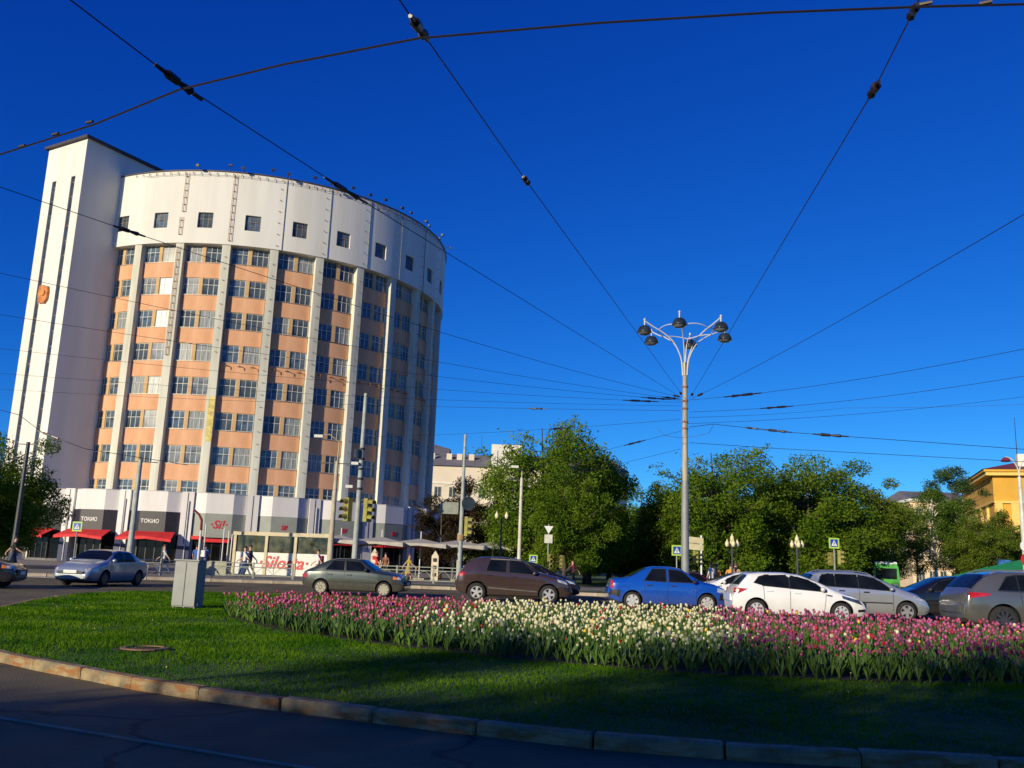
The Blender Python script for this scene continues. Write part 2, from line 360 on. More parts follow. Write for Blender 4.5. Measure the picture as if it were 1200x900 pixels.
b = MB(); b.tube([((RB+.18)*math.sin(x), -(RB+.18)*math.cos(x), ZT-.42-.10*abs(math.sin(40*x))) for x in np.linspace(ang(0), ang(9), 150)], .018, 4); b.build('edge_cable', m_dark, hotel)
for k in np.arange(1.28, 9.6, .93):
    a = ang(k); M = Matrix.Rotation(a, 4, 'Z') @ Matrix.Translation((0, -RB, ZT))
    b = MB(); b.tube([M@Vector(p) for p in ((0, .3, .1), (0, -.1, .35), (0, -.75, .30))], .03, 5); fl = b.build('floodlight_arm', m_dark, hotel)
    MB().box(-.17, .17, -.95, -.7, .14, .40, 0, M).build('floodlight', m_dark, fl)
for k in np.arange(1.9, 9.6, .93):
    M = Matrix.Rotation(ang(k), 4, 'Z') @ Matrix.Translation((0, -RB+.4, ZT)); b = MB(); b.cyl(M@Vector((0, 0, 0)), M@Vector((0, 0, 1.0)), .03, n=5); b.box(-.22, .16, -.1, .1, .9, 1.12, 0, M); b.build('roof_lamp', m_dark, hotel)
for k in range(2, 8):
    for u in (-.27, 0, .27):
        M = Matrix.Rotation(ang(k)+half+u*DA, 4, 'Z') @ Matrix.Translation((0, -RS, WT[3]-WH-.35)); b = MB(); b.box(-.03, .03, -.5, .05, 0, .06, 0, M).box(-.03, .03, -.5, -.44, -.25, 0, 0, M).box(-.25, .25, -.1, -.02, -.05, .0, 0, M); b.build('sign_bracket', m_rust, hotel)
b = MB(); b.arc(RP, RP+.006, ang(2)-.008, ang(2)+.019, 12.6, 17.3, 2); b.build('paint_stain', mat('yellow_paint', (.60, .50, .16), .8, var=.3, scale=2), hotel)
for k in (7, 8):
    M = Matrix.Rotation(ang(k)+half-.045, 4, 'Z') @ Matrix.Translation((0, -RS-.02, WT[6]-WH)); MB().box(-.5, .5, -.06, 0, 0, 1.6, 0, M).build('blue_sign', mat('blue_sign', (.02, .08, .45), .4), hotel)
# stair tower, seen at the left end
TB = Vector((-46.58-HX, 90.7-HY, 0)); tu = Vector((-.866, .5, 0)); tv = Vector((.5, .866, 0)); TWd, TL, TZ = 6.69, 22, 44.65
b = MB(); ins = .35
segs = [(0, 1.25), (1.95, 4.55), (5.25, TWd)]          # solid strips of the front, slits between them
top = 40.6
b.prism([TB+tv*ins, TB+tv*TL, TB+tv*TL+tu*TWd, TB+tu*TWd+tv*ins], (0, 0, TZ)); b.prism([TB+Vector((0, 0, top)), TB+tv*(ins+.01)+Vector((0, 0, top)), TB+tv*(ins+.01)+tu*TWd+Vector((0, 0, top)), TB+tu*TWd+Vector((0, 0, top))], (0, 0, TZ-top))
for s0, s1 in segs: b.prism([TB+tu*s0, TB+tv*(ins+.01)+tu*s0, TB+tv*(ins+.01)+tu*s1, TB+tu*s1], (0, 0, top))
tower = b.build('stair_tower', m_white, hotel)
for s0, s1 in ((1.25, 1.95), (4.55, 5.25)):
    c = MB(); c.prism([TB+tu*s0+tv*(ins-.08), TB+tv*(ins-.01)+tu*s0, TB+tv*(ins-.01)+tu*s1, TB+tu*s1+tv*(ins-.08)], (0, 0, top-.02)); sw = c.build('slit_window', m_glass[0], tower)
    c = MB()
    for z in np.arange(2, top, 1.65): c.prism([TB+tu*s0+tv*(ins-.12), TB+tv*(ins-.081)+tu*s0, TB+tv*(ins-.081)+tu*s1, TB+tu*s1+tv*(ins-.12)], (0, 0, .09)); c.v[-8:] = [(x, y, zz+z) for x, y, zz in c.v[-8:]]
    c.build('glazing_bar', mat('bar_grey', (.25, .22, .22), .6), sw)
b = MB(); o_ = .35
b.prism([TB-tu*o_-tv*o_+Vector((0, 0, TZ)), TB-tu*o_+tv*TL+Vector((0, 0, TZ)), TB+tv*TL+tu*(TWd+o_)+Vector((0, 0, TZ)), TB+tu*(TWd+o_)-tv*o_+Vector((0, 0, TZ))], (0, 0, .28)); b.build('tower_roof', m_roof, tower)
# orange order-shaped emblem between the slits
em = MB(); c0 = TB+tu*3.7-tv*.02+Vector((0, 0, 27.6)); pts = [(-.9, -1.15), (.45, -1.3), (.95, -.7), (1.0, .3), (.85, 1.0), (.1, 1.15), (-.2, 1.3), (-.95, 1.25), (-1.1, .2)]
em.prism([c0-tu*x*.78+Vector((0, 0, y*.78)) for x, y in pts], -tv*.25); eo = em.build('emblem', mat('emblem_copper', (.55, .19, .05), .6, var=.3, scale=2), tower)
em = MB(); em.prism([c0-tv*.25-tu*(.1+.3*math.cos(t))+Vector((0, 0, .1+.35*math.sin(t))) for t in np.linspace(0, 2*math.pi, 11)[:-1]], -tv*.12); em.build('emblem_boss', mat('emblem_gold', (.6, .30, .06), .5), eo)
# ================================================================== restaurant row at the hotel's foot
m_pan = mat('white_panel', (.68, .655, .63), .55, var=.07, scale=.8, stretch=(1, 1, .2))
m_grey = mat('grey_fascia', (.27, .29, .25), .6, var=.08, scale=1)
m_black = mat('black_fascia', (.025, .022, .028), .45, var=.2)
m_red = mat('red_awning', (.62, .02, .02), .7, var=.15, scale=2)
m_navy = mat('navy_panel', (.03, .035, .09), .5, var=.15)
m_shop = mat('shop_glass', (.008, .009, .010), .10, var=.5, scale=.8, spec=.3)
m_reds = mat('red_letters', (.55, .02, .03), .5)
podium = thing('restaurant_row', 'low row of white-topped restaurant bays around the hotel foot', 'building', (HX, HY, 0))
RQ = 28.5; CH = RQ*math.sin(half)
MB().arc(RW-.1, RQ*math.cos(half)-.15, ang(K0), ang(9), 0, 6.55, 40).build('core', m_pan, podium)
zf0, zf1, zp = 2.85, 5.1, 7.0
fac = [(-2.42, -.05), (-1.25, -.75), (1.25, -.75), (2.42, -.05)]
def facets(z0, z1, dy=0, th=.25):
    b = MB()
    pts = [(x, y-dy) for x, y in fac]; b.prism([(pts[0][0], .4, z0), (pts[0][0], pts[0][1], z0), (pts[1][0], pts[1][1], z0), (pts[2][0], pts[2][1], z0), (pts[3][0], pts[3][1], z0), (pts[3][0], .4, z0)], (0, 0, z1-z0)); return b
me_par = facets(zf1, zp, .03).mesh('shop_bay', m_pan)
me_cap = facets(zp, zp+.06, .06).mesh('coping', mat('coping_grey', (.45, .43, .42), .5))
me_fas = {c: facets(zf0, zf1).mesh('fascia', c) for c in (m_grey, m_black)}
def facet_part(name, i, z0, z1, dy0, dy1, m):     # slab on facet i between outward offsets
    a, b_ = fac[i], fac[i+1]; d = Vector((b_[0]-a[0], b_[1]-a[1], 0)); L = d.length; d.normalize(); nrm = Vector((d.y, -d.x, 0))
    p, q = Vector((*a, z0)), Vector((*b_, z0)); e = d*.05
    return MB().prism([p+e+nrm*dy0, q-e+nrm*dy0, q-e+nrm*dy1, p+e+nrm*dy1], (0, 0, z1-z0)).mesh(name, m)
me_red = [facet_part('awning_strip', i, zf0-.22, zf0+.10, 0, .16, m_red) for i in range(3)]
me_gls = [facet_part('pane', i, .35, zf0-.02, -.28, -.24, m_shop) for i in range(3)]
me_pli = facets(0, .35, -.12).mesh('plinth', mat('plinth_stone', (.16, .15, .15), .6))
b = MB()
for x, y in fac[1:3]: b.box(x-.06, x+.06, y+.05, y+.2, .35, zf0)
for x in (-.42, .42): b.box(x-.04, x+.04, -.55, -.45, .35, zf0)
me_mul = b.mesh('mullion', mat('mullion_dark', (.035, .035, .04), .5))
b = MB()
b.box(-.55, .55, -.28, .4, 0, zp+.08); me_col = b.mesh('pillar', m_pan)
me_gap = MB().box(-.035, .035, -.30, -.281, 2.2, zp).mesh('groove', m_dark)
me_pipe = MB().cyl((.14, -.36, .2), (.14, -.36, zp-.8), .055, n=8).mesh('downpipe', mat('pipe_grey', (.5, .5, .5), .5))
me_base = MB().box(-.57, .57, -.31, -.282, 0, 1.95).mesh('pillar_base', m_navy)
def big_awning():
    b = MB(); pts = [(-2.3, -.8, zf0+.35), (2.3, -.8, zf0+.35), (2.6, -2.5, zf0-.35), (0.3, -2.7, zf0-.12), (-2.6, -2.4, zf0-.3)]
    b.add(pts+[(2.6, -2.5, zf0-.6), (.3, -2.7, zf0-.38), (-2.6, -2.4, zf0-.55)], [(0, 1, 2, 3), (0, 3, 4), (3, 2, 5, 6), (4, 3, 6, 7)]); b.add([(x, y, z-.03) for x, y, z in pts], [(3, 2, 1, 0), (4, 3, 0)]); return b.mesh('awning', m_red)
me_awn = big_awning()
def lettering(txt, size, m, parent, loc, shear=0, bold=0, ry=0, ext=.02, nm='lettering'):
    me = text_mesh(txt, size, shear, ext, bold); me.materials.clear(); me.materials.append(m); me.name = nm
    o = link(nm, me, parent, loc); o.rotation_euler = (math.pi/2, 0, ry); return o
bays = [(ang(k)+half, None) for k in range(-1, 8)]
segL = Vector((RQ*math.sin(ang(-1)), -RQ*math.cos(ang(-1)), 0)); tl = Vector((-math.cos(ang(-1)), -math.sin(ang(-1)), 0))
spots = []
for k in range(-1, 8):
    a = ang(k)+half; r = RQ*math.cos(half); spots.append((k, Vector((r*math.sin(a), -r*math.cos(a), 0)), a))
for j in (1,): spots.append((-1-j, segL+tl*(CH*(2*j-1)), ang(-1)))
m_sgn = mat('sign_white', (.75, .74, .7), .5)
for k, p, a in spots:
    dark = k < 2
    o = part('shop_bay', me_par, podium, p, a); part('coping', me_cap, o); part('fascia', me_fas[m_black if dark else m_grey], o)
    for i in range(3): part('pane', me_gls[i], o)
    part('plinth', me_pli, o); part('mullion', me_mul, o)
    if dark:
        part('awning', me_awn, o)
        lettering('ТОКИО', .5, m_sgn, o, (-.2, -.78, 4.15), bold=.008)
    else:
        for i in range(3): part('awning_strip', me_red[i], o, (0, 0, -.22 if (i == 1 and k == 2) else 0))
        lettering('·Si!·' if k == 2 else 'Si!', 1.1 if k == 2 else .62, m_reds, o, (0, -.77, 4.05), shear=.25, bold=.015)
for k in range(-1, 9):
    a = ang(k); o = part('pillar', me_col, podium, (RQ*math.sin(a), -RQ*math.cos(a), 0), a); part('groove', me_gap, o)
    if k % 2 == 0 or k == 1: part('downpipe', me_pipe, o)
    if k < 3: part('pillar_base', me_base, o)
for j in (1,):
    o = part('pillar', me_col, podium, segL+tl*(CH*2*j), ang(-1)); part('pillar_base', me_base, o)
for k in range(0, 8):
    a = ang(k); b = MB(); b.lathe([(0, .34), (.18, .30), (.26, .16), (.26, 0), (0, 0)], 10, 0, (25.9*math.sin(a), -25.9*math.cos(a), 6.56)); b.build('roof_vent', mat('vent_brown', (.2, .12, .08), .6), podium)
# ------------------------------------------------------------------ glazed terrace with red lettering
m_tan = mat('tan_frame', (.50, .43, .27), .6, var=.1); m_off = mat('off_white_board', (.66, .66, .60), .6, var=.06, scale=2)
p0, p1 = gp(271, 674), gp(384, 679); p1.y = p0.y-1.5; L = (p1-p0).length
tr = thing('terrace', 'low white-panelled cafe terrace with tan frame and red script sign', 'terrace', (p0.x, p0.y, .12), math.atan2(p1.y-p0.y, p1.x-p0.x))
H = 2.55
MB().box(.0, L, -.06, .06, 0, 1.45).build('panel', m_off, tr)
MB().box(0, .16, -.1, 2.6, 0, 1.45).build('panel', m_off, tr)
for x in (0, L*.33, L*.63, L-.2): MB().box(x, x+.2, -.13, .07, 0, H).build('post', m_tan, tr)
MB().box(-.05, L+.05, -.16, .16, H, H+.24).build('beam', m_tan, tr); MB().box(-.05, .2, .16, 2.7, H, H+.24).build('beam', m_tan, tr)
for i, (a, c) in enumerate(((.2, L*.33), (L*.33+.2, L*.63), (L*.63+.2, L-.2))): MB().box(a, c, -.012, .012, 1.46, H-.02).build('pane', mat('clear_pane', (.02, .025, .02), .05, var=.6, scale=1.5, col2=(.10, .10, .05)), tr)
lettering('·Silosta·', 1.15, m_reds, tr, (L*.52, -.075, .78), shear=.35, bold=.02)
m_leaf0 = mat('box_plant', (.08, .13, .02), .8, var=.5, scale=6, col2=(.25, .2, .05))
for i in range(3):
    pl = thing('potted_plant', ['low green plant behind the terrace glass on its left', 'low green plant in the middle of the cafe terrace', 'low green plant at the right end of the cafe terrace'][i], 'plant', (0, 0, 0)); pl.matrix_world = tr.matrix_basis @ Matrix.Translation((1.4+i*2.2, .6, 0))
    MB().cyl((0, 0, 0), (0, 0, .45), .2, .26, 10).build('pot', mat('pot_clay', (.3, .12, .06), .8), pl)
    b = MB(); rr = random.Random(i)
    for q in range(160):
        c = Vector((rr.gauss(0, .22), rr.gauss(0, .22), 1.3+rr.gauss(0, .42))); d = Vector((rr.gauss(0, 1), rr.gauss(0, 1), rr.gauss(0, 1))).normalized()*.12; e = d.orthogonal().normalized()*.06
        b.add([c-d, c+e, c+d, c-e], [(0, 1, 2, 3)])
    b.build('foliage', m_leaf0, pl); MB().cyl((0, 0, .4), (0, 0, 1.4), .03, n=5).build('stem', m_rust, pl)
# planter wall left of the terrace
q0 = gp(232, 676); q1 = gp(268, 677); MBp = MB().box(q0.x, q1.x, q0.y, q0.y+.5, .12, .95).build('planter_wall', mat('planter_concrete', (.36, .35, .26), .8, var=.15), bevel=.02); tag(MBp, 'low pale concrete planter wall left of the cafe terrace', 'planter')
# ------------------------------------------------------------------ parasols
m_par = mat('parasol_cloth', (.42, .39, .33), .8, var=.12, scale=1.5)
def parasol(x, y, rz, label):
    t = thing('parasol', label, 'parasol', (x, y, .12), rz, 'cafe parasols'); s = 1.9; b = MB()
    c = [(-s, -s), (0, -s-.0), (s, -s), (s, 0), (s, s), (0, s), (-s, s), (-s, 0)]
    vs = [(0, 0, 2.82)]+[(px, py, 2.45-(.0 if i % 2 else .0)) for i, (px, py) in enumerate(c)]+[(px*1.01, py*1.01, 2.16+(.14 if i % 2 else 0)) for i, (px, py) in enumerate(c)]
    fs = [(0, i+1, (i+1) % 8+1) for i in range(8)]+[(i+1, 9+i, 9+(i+1) % 8, (i+1) % 8+1) for i in range(8)]
    b.add(vs, fs); b.build('canopy', m_par, t)
    MB().cyl((0, 0, 0), (0, 0, 3.3), .04, n=8).build('pole', m_frame, t); MB().box(-.4, .4, -.4, .4, 0, .1).build('base', m_kerb2, t)
    for i in range(0, 8, 2): MB().tube([(0, 0, 2.7), (c[i][0]*.97, c[i][1]*.97, 2.42)], .018, 4).build('rib', m_dark, t)
for i, (px, Y, lab) in enumerate(((398, 63, 'pale square parasol right of the cafe terrace, leftmost of its row'), (446, 64, 'pale square parasol second from the left of the row'), (492, 64.5, 'pale square parasol in the middle of the row by the hotel'), (536, 65, 'pale square parasol behind the pole with a single traffic light'), (577, 66, 'pale square parasol at the right end of the row, by the trees'))):
    p = at(px, 655, Y); parasol(p.x, Y, .1*i-.2, lab)
# ------------------------------------------------------------------ railings
m_rail = mat('railing_paint', (.34, .36, .28), .6, var=.15); m_rail2 = mat('railing_paint_pale', (.48, .46, .36), .6, var=.15)
def railing(a, b_, h, m, label, step=2.0):
    a, b_ = Vector(a), Vector(b_); d = b_-a; L = d.length; n = max(1, int(L/step)); s = L/n
    t = thing('railing', label, 'railing', (a.x, a.y, .12), math.atan2(d.y, d.x), 'pavement railings')
    mp = MB().box(-.045, .045, -.045, .045, 0, h+.06).mesh('post', m)
    for i in range(n+1): part('post', mp, t, (i*s, 0, 0))
    rb = MB(); 
    mr = [MB().box(.045, s-.045, -.02, .02, z, z+.05).mesh('rail', m) for z in (.12, h-.22, h-.02)]
    o = MB()
    for k in range(2):
        x0 = .05+k*(s-.1)/2; x1 = x0+(s-.1)/2; zz = (.17, h-.22)
        o.tube([(x0+(x1-x0)*u, 0, zz[0]+(zz[1]-zz[0])*math.sin(math.pi*u)) for u in np.linspace(0, 1, 9)], .018, 4)
    o.box(s/2-.02, s/2+.02, -.015, .015, .17, h-.02); 
    mo = o.mesh('ornament', m)
    for i in range(n):
        for q in mr: part('rail', q, t, (i*s, 0, 0))
        part('ornament', mo, t, (i*s, 0, 0))
railing(gp(86, 676)[:2], gp(232, 677.5)[:2], .8, m_rail2, 'pale pavement railing behind the pale blue sedan')
railing((gp(268, 678)[0], 50.3), (gp(388, 678)[0], 51.6), .8, m_rail, 'thin pavement railing in front of the cafe terrace')
railing((gp(396, 680)[0], 53.4), (gp(556, 684)[0], 55.0), .92, m_rail, 'grey-green railing before the parasols, right of the dark hatchback')
# ================================================================== other buildings
def simple_windows(parent, x0, x1, y, zs, n, wd, ht, m=None):
    me = MB().box(-wd/2, wd/2, -.03, .03, 0, ht).mesh('window', m_frame); mp = MB().box(-wd/2+.1, -.05, -.05, -.031, .1, ht-.1).box(.05, wd/2-.1, -.05, -.031, .1, ht-.1).mesh('pane', m_glass[0])
    for z in zs:
        for i in range(n):
            o = part('window', me, parent, (x0+(x1-x0)*(i+.5)/n, y-.02, z)); part('pane', mp, o)
m_cream = mat('cream_render', (.66, .58, .46), .9, var=.06, scale=.2); m_slate = mat('slate_roof', (.17, .16, .17), .8, var=.15, scale=.4)
Y = 180; a = at(500, 545, Y); c = at(735, 560, Y)
ap = thing('apartment_block', 'long pale pink building with grey roof behind the dark trees', 'building', (a.x, Y, 0)); L = c.x-a.x; hz = a.z
MB().box(0, L, 0, 18, 0, hz).build('wall', m_cream, ap)
MB().add([(-.4, -.5, hz), (L+.4, -.5, hz), (L+.4, 18.5, hz), (-.4, 18.5, hz), (2, 9, hz+3.4), (L-2, 9, hz+3.4)], [(0, 1, 5, 4), (1, 2, 5), (2, 3, 4, 5), (3, 0, 4)]).build('roof', m_slate, ap)
MB().box(0, L, -.18, -.002, hz-3.6, hz-3.3).build('cornice', m_white, ap)
simple_windows(ap, 1, L-1, 0, [hz-6.2-3.6*i for i in range(5)], 13, 1.5, 2.1)
x0 = at(576, 530, Y-1).x-a.x; x1 = at(612, 530, Y-1).x-a.x; zt = at(590, 521, Y-1).z
MB().box(x0, x1, -1, 8, 0, zt).build('stair_block', m_white, ap); MB().box(x0-.0, x0+1.2, -1.2, -1.0-.002, hz-4, zt-1.2).build('pier', m_white, ap)
MB().box(x0+1.0, x0+2.6, -1.05, -1.001, 4, hz-.6).build('ochre_panel', m_pier, ap)
zt2 = at(715, 546, Y).z; x2 = at(708, 550, Y).x-a.x; MB().box(x2, x2+3.2, -.5, 6, hz-3, zt2).build('roof_cabin', m_white, ap)
for px in (527, 539, 553, 507):
    q = at(px, 530, Y+5); MB().box(q.x-a.x-.55, q.x-a.x+.55, 4.4, 5.5, hz+1, hz+3.0).build('chimney', m_cream, ap)
q = at(564, 530, Y+4); MB().cyl((q.x-a.x, 4, hz+1), (q.x-a.x, 4, hz+7), .06, n=4).build('antenna', m_dark, ap)
Y = 230; a = at(496, 523, Y); c = at(524, 523, Y)
gb = thing('gabled_house', 'blue-grey gabled roof peeking out right of the hotel', 'building', (a.x, Y, 0)); L = c.x-a.x
MB().box(0, L, 0, 14, 0, a.z-2).build('wall', mat('blue_grey_render', (.20, .24, .30), .9), gb)
MB().add([(-.5, -.5, a.z-2), (L+.5, -.5, a.z-2), (L+.5, 14.5, a.z-2), (-.5, 14.5, a.z-2), (-.5, 7, a.z+2.2), (L+.5, 7, a.z+.4)], [(0, 1, 5, 4), (2, 3, 4, 5), (1, 2, 5), (3, 0, 4)]).build('roof', m_slate, gb)
MB().box(L*.55, L*.7, -.1, -.002, a.z-5.5, a.z-3.5).build('window', m_glass[0], gb)
# yellow corner house on the right
m_yel = mat('yellow_render', (.62, .34, .045), .9, var=.08, scale=.3); m_yel2 = mat('yellow_trim', (.76, .52, .14), .85, var=.06); m_rroof = mat('red_roof', (.16, .035, .05), .7, var=.2, scale=.6)
Y = 118; a = at(1163, 560, Y); hz = at(1163, 551, Y).z
yh = thing('corner_house', 'bright yellow corner house with cornice and dark red roof at right', 'building', (a.x, Y, 0), R(-19)); Wd = 30; Dp = 26
b = MB(); b.box(0, Wd, 0, Dp, 0, hz); b.build('wall', m_yel, yh)
MB().box(-.9, Wd+.9, -.9, Dp+.9, hz-.75, hz-.3).build('cornice', m_yel2, yh); MB().box(-1.15, Wd+1.15, -1.15, Dp+1.15, hz-.3, hz+.02).build('eaves', m_yel, yh)
MB().box(-.35, Wd+.35, -.35, -.002, hz-4.3, hz-4.0).build('frieze', m_yel2, yh); MB().box(-.35, -.002, -.35, Dp, hz-4.3, hz-4.0).build('frieze', m_yel2, yh)
for x in (.05, 1.9): MB().box(x, x+.9, -.3, -.003, 0, hz-4.31).build('pilaster', m_yel2, yh)
for y in (4, 9, 14): MB().box(-.3, -.003, y, y+.8, 0, hz-4.31).build('pilaster', m_yel2, yh)
MB().add([(-1.3, -1.3, hz+.03), (Wd+1.3, -1.3, hz+.03), (Wd+1.3, Dp+1.3, hz+.03), (-1.3, Dp+1.3, hz+.03), (9, 9, hz+3), (Wd-9, 9, hz+3), (Wd-9, Dp-9, hz+3), (9, Dp-9, hz+3)], [(0, 1, 5, 4), (1, 2, 6, 5), (2, 3, 7, 6), (3, 0, 4, 7), (4, 5, 6, 7)]).build('roof', m_rroof, yh)
MB().box(3.2, 4.6, .6, 1.8, hz+.3, hz+2.2).build('dormer', m_white, yh)
simple_windows(yh, 1.9, 29, -.01, [hz-8.0, hz-12, hz-16], 6, 1.5, 2.7)
for i in range(6):
    x = 1.9+27.1*(i+.5)/6; bl = MB(); bl.box(x-1.3, x+1.3, -.9, -.003, hz-8.35, hz-8.15); bo = bl.build('balcony', m_white, yh)
    r_ = MB(); r_.box(x-1.3, x+1.3, -.9, -.86, hz-7.4, hz-7.34)
    for q in range(14): r_.box(x-1.28+q*.19, x-1.25+q*.19, -.895, -.865, hz-8.15, hz-7.4)
    r_.build('balustrade', m_dark, bo)
me = MB().box(-.03, .03, -.7, .7, 0, 2.4).mesh('window', m_frame); mp = MB().box(-.05, -.031, -.6, .6, .1, 2.3).mesh('pane', m_glass[0])
for z in (hz-8, hz-12, hz-16):
    for y in (6.5, 11.5, 18, 23): o = part('window', me, yh, (-.02, y, z)); part('pane', mp, o)
MB().cyl((3.6, 3, hz+1.5), (3.6, 3, hz+7.5), .06, .03, n=5).build('antenna', m_dark, yh)
# cream house between the trees
Y = 150; a = at(1066, 590, Y); c = at(1146, 590, Y); hz = a.z+.3
cr = thing('cream_house', 'cream house with small ground windows half hidden by birches', 'building', (a.x, Y, 0), R(-4)); L = c.x-a.x
MB().box(0, L, 0, 15, 0, hz).build('wall', mat('warm_cream', (.78, .60, .40), .9, var=.08, scale=.3), cr)
MB().box(-.3, L+.3, -.4, 15.3, hz, hz+.5).build('cornice', m_white, cr)
MB().add([(-.4, -.5, hz+.5), (L+.4, -.5, hz+.5), (L+.4, 15.5, hz+.5), (-.4, 15.5, hz+.5), (1, 7.5, hz+2.4), (L-1, 7.5, hz+2.4)], [(0, 1, 5, 4), (1, 2, 5), (2, 3, 4, 5), (3, 0, 4)]).build('roof', m_slate, cr)
simple_windows(cr, .5, L-.5, 0, [1.2, 4.6, 8.0, 11.2], 6, 1.1, 1.7)
# blocks that close the views between the trees, far back
for i, (px0, px1, py, Y, lab) in enumerate(((735, 800, 640, 260, 'grey far block seen dimly between the park trunks'), (1000, 1050, 625, 210, 'small beige far house left of the birches'))):
    a = at(px0, py, Y); c = at(px1, py, Y); t = thing('far_house', lab, 'building', (a.x, Y, 0)); L = c.x-a.x
    MB().box(0, L, 0, 12, 0, a.z).build('wall', m_cream, t); MB().box(-.4, L+.4, -.4, 12.4, a.z, a.z+.8).build('roof', m_slate, t); simple_windows(t, 0, L, 0, [a.z-3], 5, 1.4, 1.8)
# ================================================================== cars
m_tyre = mat('tyre_rubber', (.018, .018, .018), .85, var=.3, scale=10)
m_rim = mat('alloy_rim', (.62, .62, .62), .35, .7, var=.1); m_cap = mat('wheel_cover', (.60, .60, .60), .4, .3, var=.1); m_rimd = mat('dark_rim', (.10, .10, .11), .4, .7)
m_cglass = mat('car_glass', (.006, .008, .010), .03, var=.4, scale=1.5, spec=.28)
m_trim = mat('black_trim', (.015, .015, .016), .55, var=.2)
m_tail = mat('tail_light_red', (.45, .01, .012), .15, var=.2, coat=1); m_head = mat('headlight_glass', (.45, .47, .50), .08, .2, var=.4, scale=14, coat=1); m_amber = mat('amber_lens', (.75, .20, .02), .15, coat=1)
m_plate = mat('number_plate', (.75, .75, .72), .5); m_well = mat('wheel_well', (.006, .006, .006), .95); m_under = mat('underbody', (.012, .012, .012), .9)
m_skin = mat('skin', (.55, .30, .20), .6, var=.06)
def paint(name, col, metal=0, rough=.2, dirt=.12):
    if name in MATS: return MATS[name]
    m = mat(name, col, rough, metal, var=.04, scale=1, coat=1, spec=.5); n = m.node_tree; L = n.links; b = n.nodes['Principled BSDF']     # road dust low on the doors
    tc = n.nodes['Texture Coordinate']; sx = n.nodes.new('ShaderNodeSeparateXYZ'); L.new(tc.outputs['Object'], sx.inputs[0])
    nz = n.nodes.new('ShaderNodeTexNoise'); nz.inputs['Scale'].default_value = 5; nz.inputs['Detail'].default_value = 6; L.new(tc.outputs['Object'], nz.inputs[0])
    ad = n.nodes.new('ShaderNodeMath'); ad.operation = 'MULTIPLY_ADD'; L.new(nz.outputs[0], ad.inputs[0]); ad.inputs[1].default_value = -.5; L.new(sx.outputs[2], ad.inputs[2])
    cr = n.nodes.new('ShaderNodeValToRGB'); cr.color_ramp.elements[0].position = .0; cr.color_ramp.elements[1].position = .42; cr.color_ramp.elements[0].color = (dirt*4, )*3+(1,); cr.color_ramp.elements[1].color = (0, 0, 0, 1); L.new(ad.outputs[0], cr.inputs[0])
    mx = n.nodes.new('ShaderNodeMix'); mx.data_type = 'RGBA'; old = b.inputs['Base Color'].links[0].from_socket
    L.new(cr.outputs[0], mx.inputs['Factor']); L.new(old, mx.inputs['A']); mx.inputs['B'].default_value = (.20, .17, .13, 1); L.new(mx.outputs['Result'], b.inputs['Base Color'])
    return m
def interp(tab, x):
    if x <= tab[0][0]: return tab[0][1]
    for (a, u), (b, v) in zip(tab, tab[1:]):
        if x <= b: return u+(v-u)*(x-a)/(b-a)
    return tab[-1][1]
def smooth_tab(tab, n=7):                    # gentle rounding of a profile polyline
    xs = np.linspace(tab[0][0], tab[-1][0], 240); ys = np.interp(xs, [p[0] for p in tab], [p[1] for p in tab])
    k = np.hanning(n+2)[1:-1]; k /= k.sum(); yp = np.pad(ys, n//2, mode='edge'); ys2 = np.convolve(yp, k, 'valid')[:240]
    return list(zip(xs, ys2))
